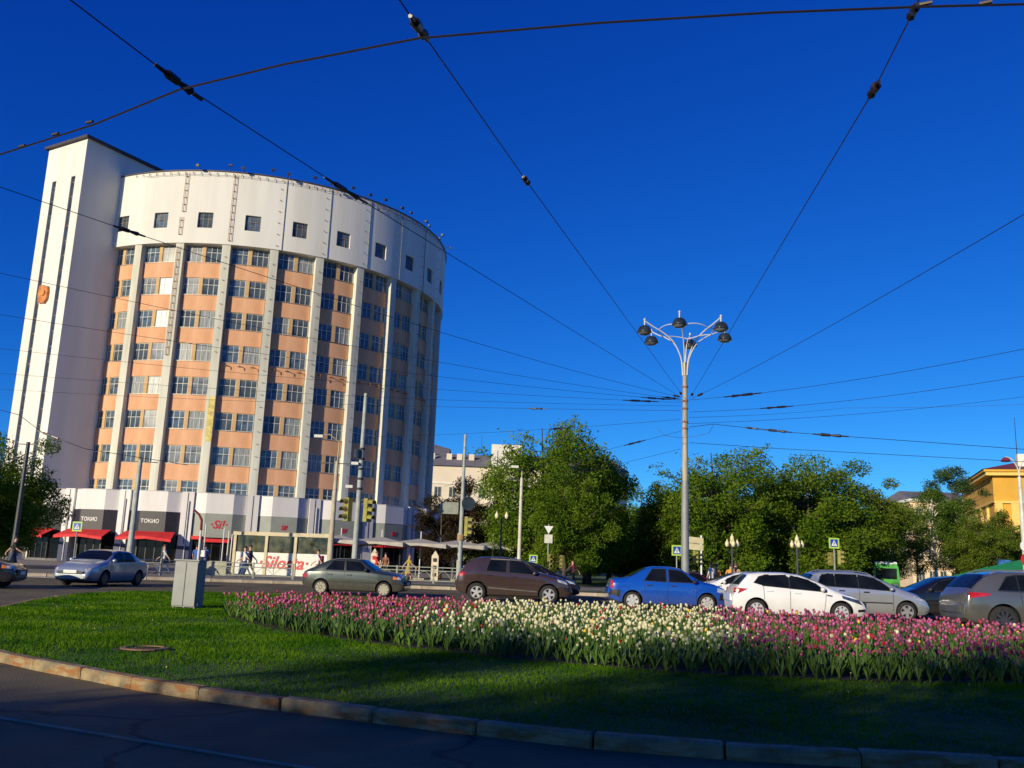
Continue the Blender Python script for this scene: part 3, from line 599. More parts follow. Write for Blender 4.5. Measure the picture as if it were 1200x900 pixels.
def build_car(spec, label, loc, heading, lod=0, group='cars on the square'):
    """spec: x runs from the rear bumper (0) to the front bumper (Ln); z up; heading = direction the car faces."""
    Ln, Wd = spec['L'], spec['W']; top = smooth_tab(spec['top'], 9); belt = spec['belt']; hw = Wd/2
    body_m = spec['paint']; r = spec['wr']; ax = spec['axles']; gc = spec.get('gc', .2)
    plan = [(0, .80), (.06, .90), (.25, .965), (.8, 1.0), (Ln-1.0, 1.0), (Ln-.45, .965), (Ln-.18, .89), (Ln-.05, .80), (Ln, .70)]
    under = [(0, gc+.16), (.25, gc+.05), (.6, gc), (Ln-.6, gc), (Ln-.2, gc+.02), (Ln, gc+.10)]
    tum = spec.get('tumble', .36)
    def section(x):
        zt = interp(top, x); zb = interp(under, x); p = interp(plan, x)*hw; bz = min(interp(belt, x), zt-.05)
        cab = max(0, zt-bz-.06); f = min(1, cab/.35); endf = 1-.0
        wb = p*(.965)                                        # width at the belt
        wt_ = wb-cab*tum
        hoodw = wb*.90
        re = hoodw*(1-f)+wt_*f                               # edge of roof or bonnet
        zr = zt-(.055*(1-f)+.075*f)
        mid = zb+(bz-zb)*.55
        pts = [(0, zb), (p*.72, zb), (p*.90, zb+.03), (p*.955, zb+.11), (p*.985, zb+(mid-zb)*.6), (p, mid), (p*.992, mid+(bz-mid)*.55), (p*.98, bz-.03), (wb, bz)]
        a, b = (wb, bz), (re, zr)
        for u in (.33, .66): pts.append((a[0]+(b[0]-a[0])*u+.018*f*math.sin(math.pi*u), a[1]+(b[1]-a[1])*u))
        pts += [b, (re*.90, zr+(zt-zr)*.62), (re*.62, zr+(zt-zr)*.93), (0, zt)]
        return pts
    xs = sorted(set([0, .02, .05, .1, .18]+[round(v, 3) for v in np.linspace(.28, Ln-.28, 44 if lod == 0 else 24)]+[Ln-.18, Ln-.1, Ln-.05, Ln-.02, Ln]))
    V = []; Fa = []; nP = 15; nR = 2*nP-2
    for x in xs:
        s = section(x); ring = [(x, -y, z) for y, z in s]+[(x, y, z) for y, z in s[-2:0:-1]]; V += ring
    for i in range(len(xs)-1):
        for k in range(nR): Fa.append((i*nR+k, i*nR+(k+1) % nR, (i+1)*nR+(k+1) % nR, (i+1)*nR+k))
    Fa.append(tuple(range(nR))[::-1]); Fa.append(tuple(range((len(xs)-1)*nR, len(xs)*nR)))
    cx = Ln/2
    root = thing('parked_car' if spec.get('parked') else 'car', label, spec.get('cat', 'car'), loc, heading, group)
    sh = lambda P: [(x-cx, y, z) for x, y, z in P]
    body = MB().add(sh(V), Fa).build('body', [body_m, m_well], root, smooth=True, fix=True)
    # wheel arches
    cut = MB(); aw = r+.055
    for a in ax:
        for sd in (-1, 1): cut.cyl((a-cx, sd*(hw+.2), r+.01), (a-cx, sd*(hw-.30), r+.01), aw, n=28)
    co = cut.build('cutter', [body_m, m_well], root, fix=True)
    for p_ in co.data.polygons: p_.material_index = 1
    boolean(body, co); bpy.data.objects.remove(co)
    md = body.modifiers.new('edges', 'WEIGHTED_NORMAL'); md.keep_sharp = True
    try: body.data.set_sharp_from_angle(angle=R(38))
    except Exception: pass
    def ywid(x, z):
        s = section(x)[3:13]
        for (y0, z0), (y1, z1) in zip(s, s[1:]):
            if z0 <= z <= z1+1e-6 and z1 > z0: return y0+(y1-y0)*(z-z0)/(z1-z0)
        return s[-1][0]
    def patch_side(name, poly, off, m, parent=root, nu=8, nv=4, th=.012, sides=(-1, 1), lab=None):
        """poly: bottom-rear, bottom-front, top-front, top-rear in (x, z)"""
        for sd in sides:
            vs = []; 
            for j in range(nv+1):
                v = j/nv
                for i in range(nu+1):
                    u = i/nu; bx = poly[0][0]+(poly[1][0]-poly[0][0])*u; bz = poly[0][1]+(poly[1][1]-poly[0][1])*u; tx = poly[3][0]+(poly[2][0]-poly[3][0])*u; tz = poly[3][1]+(poly[2][1]-poly[3][1])*u
                    x = bx+(tx-bx)*v; z = bz+(tz-bz)*v; vs.append((x-cx, sd*(ywid(x, z)+off), z))
            n0 = len(vs); vs += [(x, y-sd*th, z) for x, y, z in vs]
            q = lambda i, j: j*(nu+1)+i
            fs = [(q(i, j), q(i+1, j), q(i+1, j+1), q(i, j+1)) for j in range(nv) for i in range(nu)]
            rim_ = [q(i, 0) for i in range(nu+1)]+[q(nu, j) for j in range(1, nv+1)]+[q(i, nv) for i in range(nu-1, -1, -1)]+[q(0, j) for j in range(nv-1, 0, -1)]
            fs += [(rim_[i], rim_[(i+1) % len(rim_)], rim_[(i+1) % len(rim_)]+n0, rim_[i]+n0) for i in range(len(rim_))]
            o = MB().add(vs, fs).build(name, m, parent, smooth=False, fix=True)
        return o
    def ztop(x, y):
        s = section(x)[11:]
        s = s[::-1]
        for (y0, z0), (y1, z1) in zip(s, s[1:]):
            if y <= y1: return z0+(z1-z0)*(y-y0)/max(1e-6, y1-y0)
        return s[-1][1]
    def patch_top(name, x0, x1, w0, w1, off, m, nu=8, nv=6):
        vs = []
        for j in range(nv+1):
            x = x0+(x1-x0)*j/nv; wdt = w0+(w1-w0)*j/nv
            for i in range(nu+1): y = (2*i/nu-1)*wdt; vs.append((x-cx+ (off*spec.get('gl', .6) if x > cx else -off*spec.get('gl', .6)), y, ztop(x, abs(y))+off))
        fs = [(j*(nu+1)+i, j*(nu+1)+i+1, (j+1)*(nu+1)+i+1, (j+1)*(nu+1)+i) for j in range(nv) for i in range(nu)]
        n0 = len(vs); vs += [(x, y, z-.012) for x, y, z in vs]; fs += [tuple(k+n0 for k in f) for f in fs]
        return MB().add(vs, fs).build(name, m, root, smooth=True, fix=False)
    for nm, poly in spec['side_glass']:
        q_ = poly; patch_side('window_seal', [(q_[0][0]-.03, q_[0][1]-.025), (q_[1][0]+.035, q_[1][1]-.025), (q_[2][0]+.02, q_[2][1]+.025), (q_[3][0]-.03, q_[3][1]+.02)], .003, m_trim)
        patch_side('side_window', poly, .007, m_cglass)
    for nm, poly in spec.get('pillars', []): patch_side('pillar_trim', poly, .009, m_trim)
    ws = spec['screen']; wr_ = lambda x: section(x)[11][0]-.035
    if ws: patch_top('windscreen', ws[0], ws[1], wr_(ws[0])*.97, wr_(ws[1]), .008, m_cglass)
    rs_ = spec['rear_glass']
    if rs_: patch_top('rear_window', rs_[0], rs_[1], wr_(rs_[0])*.96, wr_(rs_[1]), .008, m_cglass)
    # door shut lines and sills
    for x, z0, z1, lean in spec.get('gaps', []): patch_side('door_gap', [(x, z0), (x+.014, z0), (x+.014+lean, z1), (x+lean, z1)], .0025, m_trim, nu=1, nv=8, th=.006)
    for x, z in spec.get('handles', []): patch_side('door_handle', [(x, z), (x+.19, z), (x+.19, z+.035), (x, z+.035)], .035, spec.get('handle_m', body_m), nu=1, nv=1, th=.03)
    for nm, poly, m in spec.get('extras', []): patch_side(nm, poly, .006, m, nu=10, nv=3)
    for nm, poly, m in spec.get('lamps', []): patch_side(nm, poly, .008, m, nu=8, nv=4, th=.02)
    # mirrors
    mx, mz = spec['mirror']
    for sd in (-1, 1):
        y = ywid(mx, mz); me = bmesh.new(); bmesh.ops.create_uvsphere(me, u_segments=10, v_segments=6, radius=.1); dm = bpy.data.meshes.new('wing_mirror'); me.to_mesh(dm); me.free(); dm.materials.append(spec.get('mirror_m', body_m)); dm.polygons.foreach_set('use_smooth', [True]*len(dm.polygons))
        o = part('wing_mirror', dm, root, (mx-cx, sd*(y+.11), mz)); o.scale = (.75, 1.0, .75)
    # front and rear ends
    for x, sg, zs in ((Ln, 1, spec.get('nose', (.42, .62))), (0, -1, spec.get('tailp', (.55, .75)))):
        b = MB(); w_ = hw*.62; b.box(min(x-cx, x-cx+sg*.02)-.03, max(x-cx, x-cx+sg*.02), -w_, w_, zs[0], zs[1]); b.build('grille' if sg > 0 else 'rear_panel', m_trim if sg > 0 else spec.get('tail_m', body_m), root)
        MB().box(x-cx+(.021 if sg > 0 else -.035), x-cx+(.035 if sg > 0 else -.021), -.26, .26, zs[0]+.03, zs[0]+.14).build('number_plate', m_plate, root)
    MB().box(.5-cx, Ln-.5-cx, -hw*.80, hw*.80, gc-.05, gc+.14).build('underbody', m_under, root)
    # wheels
    def wheel(style):
        tyre = MB(); wd_ = spec.get('tw', .2); rr = r*spec.get('rim', .66)
        prof = [(rr, -wd_/2+.01), (r-.03, -wd_/2), (r-.006, -wd_/2+.025), (r, 0), (r-.006, wd_/2-.025), (r-.03, wd_/2), (rr, wd_/2-.01)]
        n = 28; vs = []; 
        for q, y in prof: vs += [(q*math.cos(2*math.pi*k/n), y, q*math.sin(2*math.pi*k/n)) for k in range(n)]
        tyre.add(vs, [(i*n+k, i*n+(k+1) % n, (i+1)*n+(k+1) % n, (i+1)*n+k) for i in range(len(prof)-1) for k in range(n)])
        rim = MB()
        # outside is -y for the near side; dish behind the spokes
        def disc(rad, y, mi): rim.add([(0, y, 0)]+[(rad*math.cos(2*math.pi*k/n), y, rad*math.sin(2*math.pi*k/n)) for k in range(n)], [(0, k+1, (k+1) % n+1) for k in range(n)], mi)
        disc(rr, -wd_/2+.07, 1); disc(rr, wd_/2-.07, 1)
        for sgn in (-1, 1):
            y1 = sgn*(wd_/2-.012); y0 = sgn*(wd_/2-.06)
            ring = [(rr, y0), (rr, y1), (rr*.90, y1), (rr*.88, y0)]
            vs = []
            for q, y in ring: vs += [(q*math.cos(2*math.pi*k/n), y, q*math.sin(2*math.pi*k/n)) for k in range(n)]
            rim.add(vs, [(i*n+k, i*n+(k+1) % n, (i+1)*n+(k+1) % n, (i+1)*n+k) for i in range(3) for k in range(n)], 0)
            ns, fat = style
            for k in range(ns):
                a = 2*math.pi*k/ns+.3; d = Vector((math.cos(a), 0, math.sin(a))); e = Vector((-math.sin(a), 0, math.cos(a)))
                p = [d*.03+e*fat*.6, d*rr*.9+e*fat*.85, d*rr*.9-e*fat*.85, d*.03-e*fat*.6]
                rim.prism([v+Vector((0, y1, 0)) for v in p], (0, y0-y1, 0), 0)
            rim.cyl((0, y1+sgn*.004, 0), (0, y0, 0), rr*.24, n=14)
        return tyre.mesh('tyre', m_tyre, True), rim.mesh('rim', [spec.get('rim_m', m_rim), m_well])
    ty, ri = wheel(spec.get('spokes', (5, .055)))
    for a in ax:
        for sd in (-1, 1):
            wh = part('wheel', ty, root, (a-cx, sd*(hw-.115), r)); part('rim', ri, wh).rotation_euler.y = random.random()*2
    for nm, fn in spec.get('more', []): fn(root, cx, hw, ywid, ztop)
    return root
def rails(x0, x1, dz=.05):
    def f(root, cx, hw, ywid, ztop):
        for sd in (-1, 1):
            y = hw*.66; MB().tube([(x-cx, sd*y, ztop(x, y)+dz*min(1, math.sin(math.pi*(x-x0)/(x1-x0))*4)) for x in np.linspace(x0, x1, 12)], .02, 6).build('roof_rail', mat('rail_alloy', (.5, .5, .5), .35, .8), root)
    return f
def aerial(x):
    def f(root, cx, hw, ywid, ztop): MB().tube([(x-cx, 0, ztop(x, 0)), (x-cx-.12, 0, ztop(x, 0)+.22)], .008, 4).build('aerial', m_trim, root)
    return f
def driver(x, z, col):
    def f(root, cx, hw, ywid, ztop): pass
    return f
# -- blue saloon
blue = dict(L=4.25, W=1.74, wr=.305, axles=(.80, 3.43), gc=.19, paint=paint('blue_paint', (.006, .08, .46), .15, .25, .05), rim_m=m_cap, spokes=(6, .075), rim=.70,
  top=[(0, .62), (.03, .98), (.10, 1.06), (.62, 1.10), (1.28, 1.46), (1.6, 1.525), (2.2, 1.53), (2.55, 1.47), (3.20, 1.07), (3.75, .96), (4.1, .82), (4.2, .66), (4.25, .5)],
  belt=[(0, .90), (1.2, .98), (3.2, .96), (4.25, .8)], side_glass=[('r', [(1.22, 1.02), (1.98, 1.00), (1.98, 1.42), (1.52, 1.42)]), ('f', [(2.10, 1.00), (2.98, .995), (2.56, 1.38), (2.10, 1.42)])],
  screen=(3.16, 2.58), rear_glass=(.70, 1.28), gaps=[(2.04, .30, 1.0, 0), (3.05, .34, .96, 0), (1.24, .55, .98, -.04)], handles=[(1.30, .84), (2.16, .84)], handle_m=m_trim, mirror=(2.98, 1.02), mirror_m=m_trim,
  extras=[('sill_trim', [(1.15, .24), (3.05, .24), (3.05, .30), (1.15, .30)], paint('silver_sill', (.30, .33, .40), .5, .4)), ('rear_bumper_trim', [(.0, .42), (.36, .30), (.36, .66), (.02, .66)], m_trim), ('front_bumper_trim', [(3.82, .30), (4.22, .34), (4.22, .62), (3.90, .64)], m_trim)],
  lamps=[('tail_light', [(.03, .70), (.14, .72), (.12, .98), (.04, .97)], m_tail), ('headlight', [(3.78, .70), (4.12, .64), (4.05, .78), (3.80, .84)], m_head)], tumble=.40)
# -- white hatchback
white = dict(L=4.12, W=1.72, wr=.31, axles=(.72, 3.29), gc=.17, paint=paint('white_paint', (.80, .80, .79), 0, .25, .04), rim_m=m_cap, spokes=(8, .05), rim=.68,
  top=[(0, .60), (.04, .84), (.12, .96), (.36, 1.24), (.50, 1.41), (.9, 1.455), (1.6, 1.47), (2.1, 1.42), (2.55, 1.27), (3.10, 1.02), (3.60, .86), (3.95, .70), (4.07, .58), (4.12, .45)],
  belt=[(0, .92), (.6, 1.03), (1.4, .98), (2.9, .91), (3.6, .80), (4.12, .62)], side_glass=[('r', [(.92, 1.055), (1.72, 1.0), (1.72, 1.40), (1.02, 1.36)]), ('q', [(.66, 1.14), (.92, 1.055), (1.02, 1.36), (.84, 1.30)]), ('f', [(1.76, .998), (2.86, .925), (2.45, 1.21), (1.76, 1.40)])],
  screen=(3.02, 2.28), rear_glass=(.20, .46), gaps=[(1.74, .27, .98, 0), (2.76, .28, .93, .08), (.95, .62, 1.03, -.02)], handles=[(1.02, .875), (1.86, .84)], mirror=(2.72, .99), mirror_m=paint('white_paint', (.8, .8, .79)),
  lamps=[('tail_light', [(.05, .80), (.16, .78), (.46, .93), (.08, .95)], m_tail), ('headlight', [(3.34, .735), (3.97, .55), (3.84, .70), (3.30, .835)], mat('blue_headlamp', (.06, .09, .16), .06, .3, var=.5, scale=12, coat=1)), ('side_lamp', [(2.86, .80), (3.02, .78), (3.02, .82), (2.86, .84)], m_trim)], extras=[('bumper_vent', [(3.80, .34), (4.05, .36), (4.05, .44), (3.80, .42)], m_trim)], tumble=.42, more=[('a', aerial(.62))])
# -- silver people carrier
silver = dict(L=4.2, W=1.76, wr=.32, axles=(.78, 3.36), gc=.18, paint=paint('silver_paint', (.52, .55, .58), .55, .2, .05), spokes=(5, .065), rim=.68,
  top=[(0, .62), (.05, .92), (.14, 1.20), (.32, 1.50), (.8, 1.575), (1.7, 1.58), (2.3, 1.50), (3.0, 1.18), (3.3, 1.06), (3.75, .92), (4.05, .74), (4.15, .60), (4.2, .46)],
  belt=[(0, 1.0), (1.4, 1.02), (3.0, .96), (4.2, .68)], side_glass=[('r', [(1.02, 1.07), (1.76, 1.05), (1.76, 1.49), (1.02, 1.49)]), ('q', [(.42, 1.10), (.98, 1.07), (.98, 1.49), (.58, 1.46)]), ('f', [(1.80, 1.05), (2.94, .99), (2.40, 1.36), (1.80, 1.49)])],
  screen=(3.16, 2.36), rear_glass=(.10, .30), gaps=[(1.78, .30, 1.03, 0), (2.9, .32, .98, 0)], handles=[(1.1, .92), (1.92, .90)], handle_m=m_trim, mirror=(2.84, 1.05),
  extras=[('rub_strip', [(1.2, .56), (2.88, .56), (2.88, .60), (1.2, .60)], m_trim)], lamps=[('tail_light', [(.04, .86), (.26, .86), (.22, 1.10), (.08, 1.12)], m_tail), ('headlight', [(3.66, .72), (4.02, .66), (3.92, .76), (3.62, .84)], m_head)], tumble=.36, more=[('r', rails(.5, 2.3))])
# -- brown-grey crossover
brown = dict(L=4.33, W=1.81, wr=.345, axles=(.79, 3.46), gc=.24, paint=paint('brown_paint', (.085, .052, .050), .45, .18, .06), spokes=(5, .06), rim=.64,
  top=[(0, .72), (.04, 1.0), (.14, 1.12), (.52, 1.55), (.9, 1.64), (1.7, 1.67), (2.4, 1.59), (3.05, 1.16), (3.5, 1.06), (3.95, .96), (4.2, .84), (4.29, .70), (4.33, .5)],
  belt=[(0, 1.02), (.8, 1.12), (1.8, 1.06), (3.0, 1.02), (4.33, .82)], side_glass=[('r', [(1.12, 1.13), (1.86, 1.10), (1.86, 1.53), (1.26, 1.53)]), ('f', [(1.98, 1.10), (3.00, 1.055), (2.48, 1.47), (1.98, 1.55)])],
  screen=(3.04, 2.46), rear_glass=(.24, .62), gaps=[(1.92, .40, 1.08, 0), (3.02, .42, 1.04, .02), (1.02, .72, 1.10, -.04)], handles=[(1.14, .96), (2.08, .93)], mirror=(2.92, 1.10),
  extras=[('sill_chrome', [(1.22, .50), (3.02, .42), (3.02, .455), (1.22, .55)], mat('chrome_strip', (.7, .68, .64), .2, .9)), ('roof_side', [(1.26, 1.56), (2.4, 1.545), (2.4, 1.57), (1.26, 1.585)], mat('beige_roof', (.36, .32, .25), .35, .3))],
  lamps=[('tail_light', [(.06, .92), (.34, .95), (.30, 1.08), (.10, 1.06)], m_tail), ('headlight', [(3.80, .82), (4.16, .72), (4.10, .82), (3.76, .92)], m_head), ('fog_lamp', [(4.02, .50), (4.22, .48), (4.22, .62), (4.02, .64)], m_trim)], tumble=.38)
# -- old dark hatchback
oldh = dict(L=4.0, W=1.65, wr=.28, axles=(.78, 3.24), gc=.18, paint=paint('grey_green_paint', (.040, .052, .046), .3, .3, .10), rim_m=mat('steel_wheel', (.30, .28, .22), .6, .3), spokes=(8, .06), rim=.72,
  top=[(0, .55), (.03, .82), (.10, .92), (.45, 1.06), (1.0, 1.33), (1.3, 1.39), (1.9, 1.40), (2.25, 1.37), (2.85, .98), (3.3, .92), (3.85, .80), (3.95, .66), (4.0, .5)],
  belt=[(0, .86), (1, .90), (2.8, .88), (4, .74)], side_glass=[('r', [(.92, .945), (1.66, .935), (1.62, 1.30), (1.20, 1.29)]), ('f', [(1.74, .935), (2.66, .92), (2.24, 1.27), (1.70, 1.31)])],
  screen=(2.82, 2.28), rear_glass=(.48, 1.02), gaps=[(1.68, .28, .93, 0), (2.66, .30, .9, .02), (.98, .50, .92, 0)], handles=[(1.02, .76), (1.78, .76)], handle_m=m_trim, mirror=(2.54, .98), mirror_m=m_trim,
  extras=[('rub_strip', [(1.1, .48), (2.95, .48), (2.95, .54), (1.1, .54)], m_trim)], lamps=[('tail_light', [(.03, .62), (.22, .64), (.20, .78), (.05, .78)], m_tail), ('turn_signal', [(3.58, .66), (3.72, .66), (3.70, .78), (3.58, .79)], m_amber), ('headlight', [(3.73, .66), (3.93, .66), (3.90, .76), (3.72, .78)], m_head)], tumble=.36)
# -- small silver saloon on the left
saloon = dict(L=4.2, W=1.68, wr=.29, axles=(.82, 3.22), gc=.17, paint=paint('pale_blue_silver', (.36, .42, .50), .5, .3, .06), rim_m=m_rimd, spokes=(8, .05), rim=.66,
  top=[(0, .58), (.03, .90), (.12, .98), (.65, 1.02), (1.25, 1.33), (1.6, 1.385), (2.2, 1.39), (2.5, 1.33), (3.10, .98), (3.6, .88), (4.0, .74), (4.14, .62), (4.2, .45)],
  belt=[(0, .86), (1.2, .92), (3.0, .88), (4.2, .66)], side_glass=[('r', [(1.16, .955), (1.90, .94), (1.90, 1.30), (1.46, 1.29)]), ('f', [(1.98, .94), (2.90, .925), (2.44, 1.26), (1.98, 1.31)])],
  screen=(3.06, 2.48), rear_glass=(.70, 1.26), gaps=[(1.94, .28, .93, 0), (2.92, .30, .9, 0)], handles=[(1.24, .80), (2.04, .79)], mirror=(2.84, .97), lamps=[('tail_light', [(.03, .66), (.24, .68), (.20, .86), (.05, .87)], m_tail), ('headlight', [(3.86, .60), (4.14, .54), (4.10, .66), (3.84, .74)], m_head)], nose=(.46, .56))
# -- big silver estate at the right edge
suv = dict(L=5.05, W=1.97, wr=.39, axles=(.98, 3.98), gc=.24, paint=paint('silver_grey_paint', (.15, .15, .145), .5, .2, .05), rim_m=m_rimd, spokes=(10, .04), rim=.70, tw=.27,
  top=[(0, .78), (.06, 1.05), (.12, 1.14), (.60, 1.60), (1.1, 1.70), (2.2, 1.73), (3.0, 1.62), (3.62, 1.22), (4.1, 1.12), (4.6, 1.02), (4.92, .84), (5.0, .66), (5.05, .5)],
  belt=[(0, 1.06), (.8, 1.16), (3.4, 1.10), (5.05, .9)], side_glass=[('q', [(.88, 1.20), (1.42, 1.195), (1.42, 1.60), (1.18, 1.55)]), ('r', [(1.46, 1.195), (2.40, 1.185), (2.40, 1.63), (1.46, 1.605)]), ('f', [(2.46, 1.185), (3.44, 1.16), (2.94, 1.56), (2.46, 1.63)])],
  screen=(3.58, 3.02), rear_glass=(.22, .64), gaps=[(2.43, .40, 1.17, 0), (1.48, .82, 1.18, -.05), (3.5, .42, 1.12, .02)], handles=[(1.66, 1.0), (2.6, .98)], mirror=(3.3, 1.20),
  lamps=[('tail_light', [(.10, .96), (.62, 1.04), (.66, 1.10), (.14, 1.12)], m_tail), ('headlight', [(4.4, .86), (4.9, .76), (4.85, .90), (4.38, .98)], m_head)], extras=[('window_chrome', [(.90, 1.165), (3.4, 1.135), (3.4, 1.16), (.88, 1.195)], mat('dark_line', (.02, .03, .06), .3)), ('arch_trim', [(1.50, .34), (3.45, .34), (3.45, .42), (1.52, .42)], m_trim)], more=[('r', rails(.8, 2.9, .05))], tumble=.34)
def dark(spec, nm, col, **k): d = dict(spec); d['paint'] = paint(nm, col, .3, .25, .05); d.update(k); return d
def place(px, py, Y, dist_z=0):
    p = at(px, py, Y); return (p.x, Y, 0)
def hd(deg): return R(deg)                      # 0 = facing right (+X)
build_car(blue, 'bright blue saloon car in front of the tall lamp post', place(781, 690, 33.6), hd(-1))
build_car(white, 'white hatchback with dark windows right behind the flower bed', place(930, 695, 29.4), hd(-3))
build_car(silver, 'silver people carrier partly behind the white hatchback', place(1008, 700, 32.2), hd(-2))
build_car(suv, 'large silver-grey estate car cut off by the right edge', (place(1096, 700, 26.0)[0]+3.0, 26.0, 0), hd(-2))
build_car(brown, 'brown-grey crossover between the dark hatchback and the blue saloon', place(603, 680, 35.2), hd(-2))
build_car(oldh, 'old dark grey-green hatchback passing behind the pink tulips', place(419, 680, 36.2), hd(-6))
build_car(saloon, 'pale blue-silver saloon turning at the left end of the lawn', place(119, 680, 36.5), hd(262))
build_car(dark(oldh, 'dark_navy_paint', (.012, .014, .03), W=1.75), 'dark car cut off by the left edge of the square', (place(-52, 680, 31.0)[0], 31, 0), hd(12))
build_car(dark(silver, 'dark_plum_paint', (.02, .010, .016), more=[]), 'dark plum car half hidden behind the brown-grey crossover', place(622, 680, 40.0), hd(-4))
build_car(dark(silver, 'black_paint', (.012, .013, .018), more=[]), 'black car between the silver people carrier and the silver-grey estate', place(1102, 690, 34.6), hd(177))
build_car(dark(white, 'white_paint', (.8, .8, .8)), 'white car glimpsed between the blue saloon and white hatchback', place(862, 690, 40), hd(178))
build_car(dark(saloon, 'dark_red_paint', (.10, .008, .012)), 'dark red saloon seen through behind the blue saloon', place(806, 680, 47.0), hd(6))
# ================================================================== poles, lamps, signs, lights
m_pole = mat('pole_grey', (.24, .25, .24), .5, .2, var=.12, scale=2); m_polew = mat('pole_cream', (.55, .52, .44), .6, var=.12, scale=2); m_poled = mat('pole_dark', (.05, .055, .06), .5, .3)
m_poleg = mat('pole_green_grey', (.33, .36, .33), .6, .1, var=.15); m_polet = mat('pole_tan', (.42, .37, .26), .6, var=.12)
m_lampd = mat('lamp_shell', (.03, .04, .05), .25, .2, var=.3); m_lampg = mat('lamp_glass', (.16, .17, .18), .2, var=.3, coat=.5)
# tall lamp post with six hanging lamps
PX, PY = 7.8, 40.0
lp = thing('lamp_post', 'tall grey lamp post with six dome lamps on curved white arms', 'lamp post', (PX, PY, 0))
zk = at(803, 570, PY).z; zj = at(804, 480, PY).z; zt = at(805, 425, PY).z
MB().cyl((0, 0, 0), (0, 0, zk), .175, .16, 18).cyl((0, 0, zk), (0, 0, zk+.25), .16, .135, 18, cap=False).build('lower_shaft', m_pole, lp, smooth=False)
MB().cyl((0, 0, zk+.2), (0, 0, zt), .13, .10, 16).build('upper_shaft', mat('shaft_cream', (.36, .32, .24), .6, var=.25, scale=2, stretch=(3, 3, .5)), lp)
for z in (zj-.9, zj-.6, zj, zj+.35, zj+1.0): MB().cyl((0, 0, z), (0, 0, z+.07), .145, n=16).build('collar', m_rust, lp)
for i in range(6):
    a = R(60*i+12); d = Vector((math.cos(a), math.sin(a), 0)); top_ = at(800, 381, PY).z
    pts = [d*.12+Vector((0, 0, zt-.6)), d*.2+Vector((0, 0, zt+.2)), d*.55+Vector((0, 0, zt+.9)), d*1.05+Vector((0, 0, zt+1.3)), d*1.55+Vector((0, 0, zt+1.55)), d*1.95+Vector((0, 0, zt+1.78))]
    ao = MB().tube(spline(pts, 5), .027, 6).build('arm', m_frame, lp)
    b = MB(); tip = d*1.95+Vector((0, 0, zt+1.78)); b.cyl(tip+Vector((0, 0, -.30)), tip+Vector((0, 0, .03)), .03, n=6); b.lathe([(.012, .12), (.05, .07), (.045, .02)], 6, 0, tip+Vector((0, 0, 0))); b.build('finial', m_frame, ao)
    c = tip+Vector((0, 0, -.52)); b = MB(); b.lathe([(0, .31), (.10, .30), (.22, .235), (.295, .11), (.325, 0), (.325, -.035), (.28, -.035)], 16, 0, c); b.build('lamp_dome', m_lampd, ao, smooth=True)
    b = MB(); b.lathe([(.30, -.03), (.24, -.10), (.14, -.15), (0, -.17)], 16, 0, c); b.build('lamp_glass', m_lampg, ao, smooth=True)
# curved ties between neighbouring arms
for i in range(6):
    a0_, a1_ = R(60*i+12), R(60*i+72); b = MB(); b.tube([Vector((math.cos(a)*1.25, math.sin(a)*1.25, zt+1.42+.10*math.sin(math.pi*(a-a0_)/(a1_-a0_)))) for a in np.linspace(a0_, a1_, 10)], .022, 5); b.build('tie_rod', m_frame, lp)
def mast(name, label, px, py_base, Y, h, r0, r1, m, lean=None, cat='pole'):
    p = at(px, py_base, Y); t = thing(name, label, cat, (p.x, Y, .0))
    MB().cyl((0, 0, 0), (0, 0, h), r0, r1, 12).build('shaft', m, t); MB().cyl((0, 0, 0), (0, 0, .5), r0*1.25, r0*1.15, 12).build('base', m, t); return t
m_tyel = mat('signal_yellow', (.27, .25, .06), .6, var=.15); m_lens = [mat('lens_red', (.12, .01, .01), .2), mat('lens_amber', (.12, .06, .01), .2), mat('lens_green', (.01, .07, .03), .2)]
def signal(parent, x, y, z, rz=0, s=1.0):
    h = part('signal_head', MB().box(-.14*s, .14*s, -.11*s, .11*s, -.46*s, .46*s).mesh('signal_head', m_tyel), parent, (x, y, z), rz)
    for i in range(3):
        zz = (.3-.3*i)*s; b = MB(); n = 10
        vs = []
        for k in range(n+1):
            a = math.pi*(-.1+1.2*k/n); vs += [(.125*s*math.cos(a), -.11*s, zz+.125*s*math.sin(a)), (.125*s*math.cos(a)*.95, -.36*s, zz+.125*s*math.sin(a)*.95-.03*s)]
        b.add(vs, [(2*k, 2*k+1, 2*k+3, 2*k+2) for k in range(n)]); part('visor', b.mesh('visor', m_tyel), h)
        part('lens', MB().cyl((0, -.105*s, zz), (0, -.125*s, zz), .105*s, n=12).mesh('lens', m_lens[i]), h)
    return h
m_fluo = mat('sign_fluo', (.42, .62, .06), .5, var=.05); m_sblue = mat('sign_blue', (.01, .06, .42), .4, var=.05); m_swhite = mat('sign_face_white', (.75, .76, .74), .4, var=.04); m_sred = mat('sign_red', (.5, .02, .02), .4)
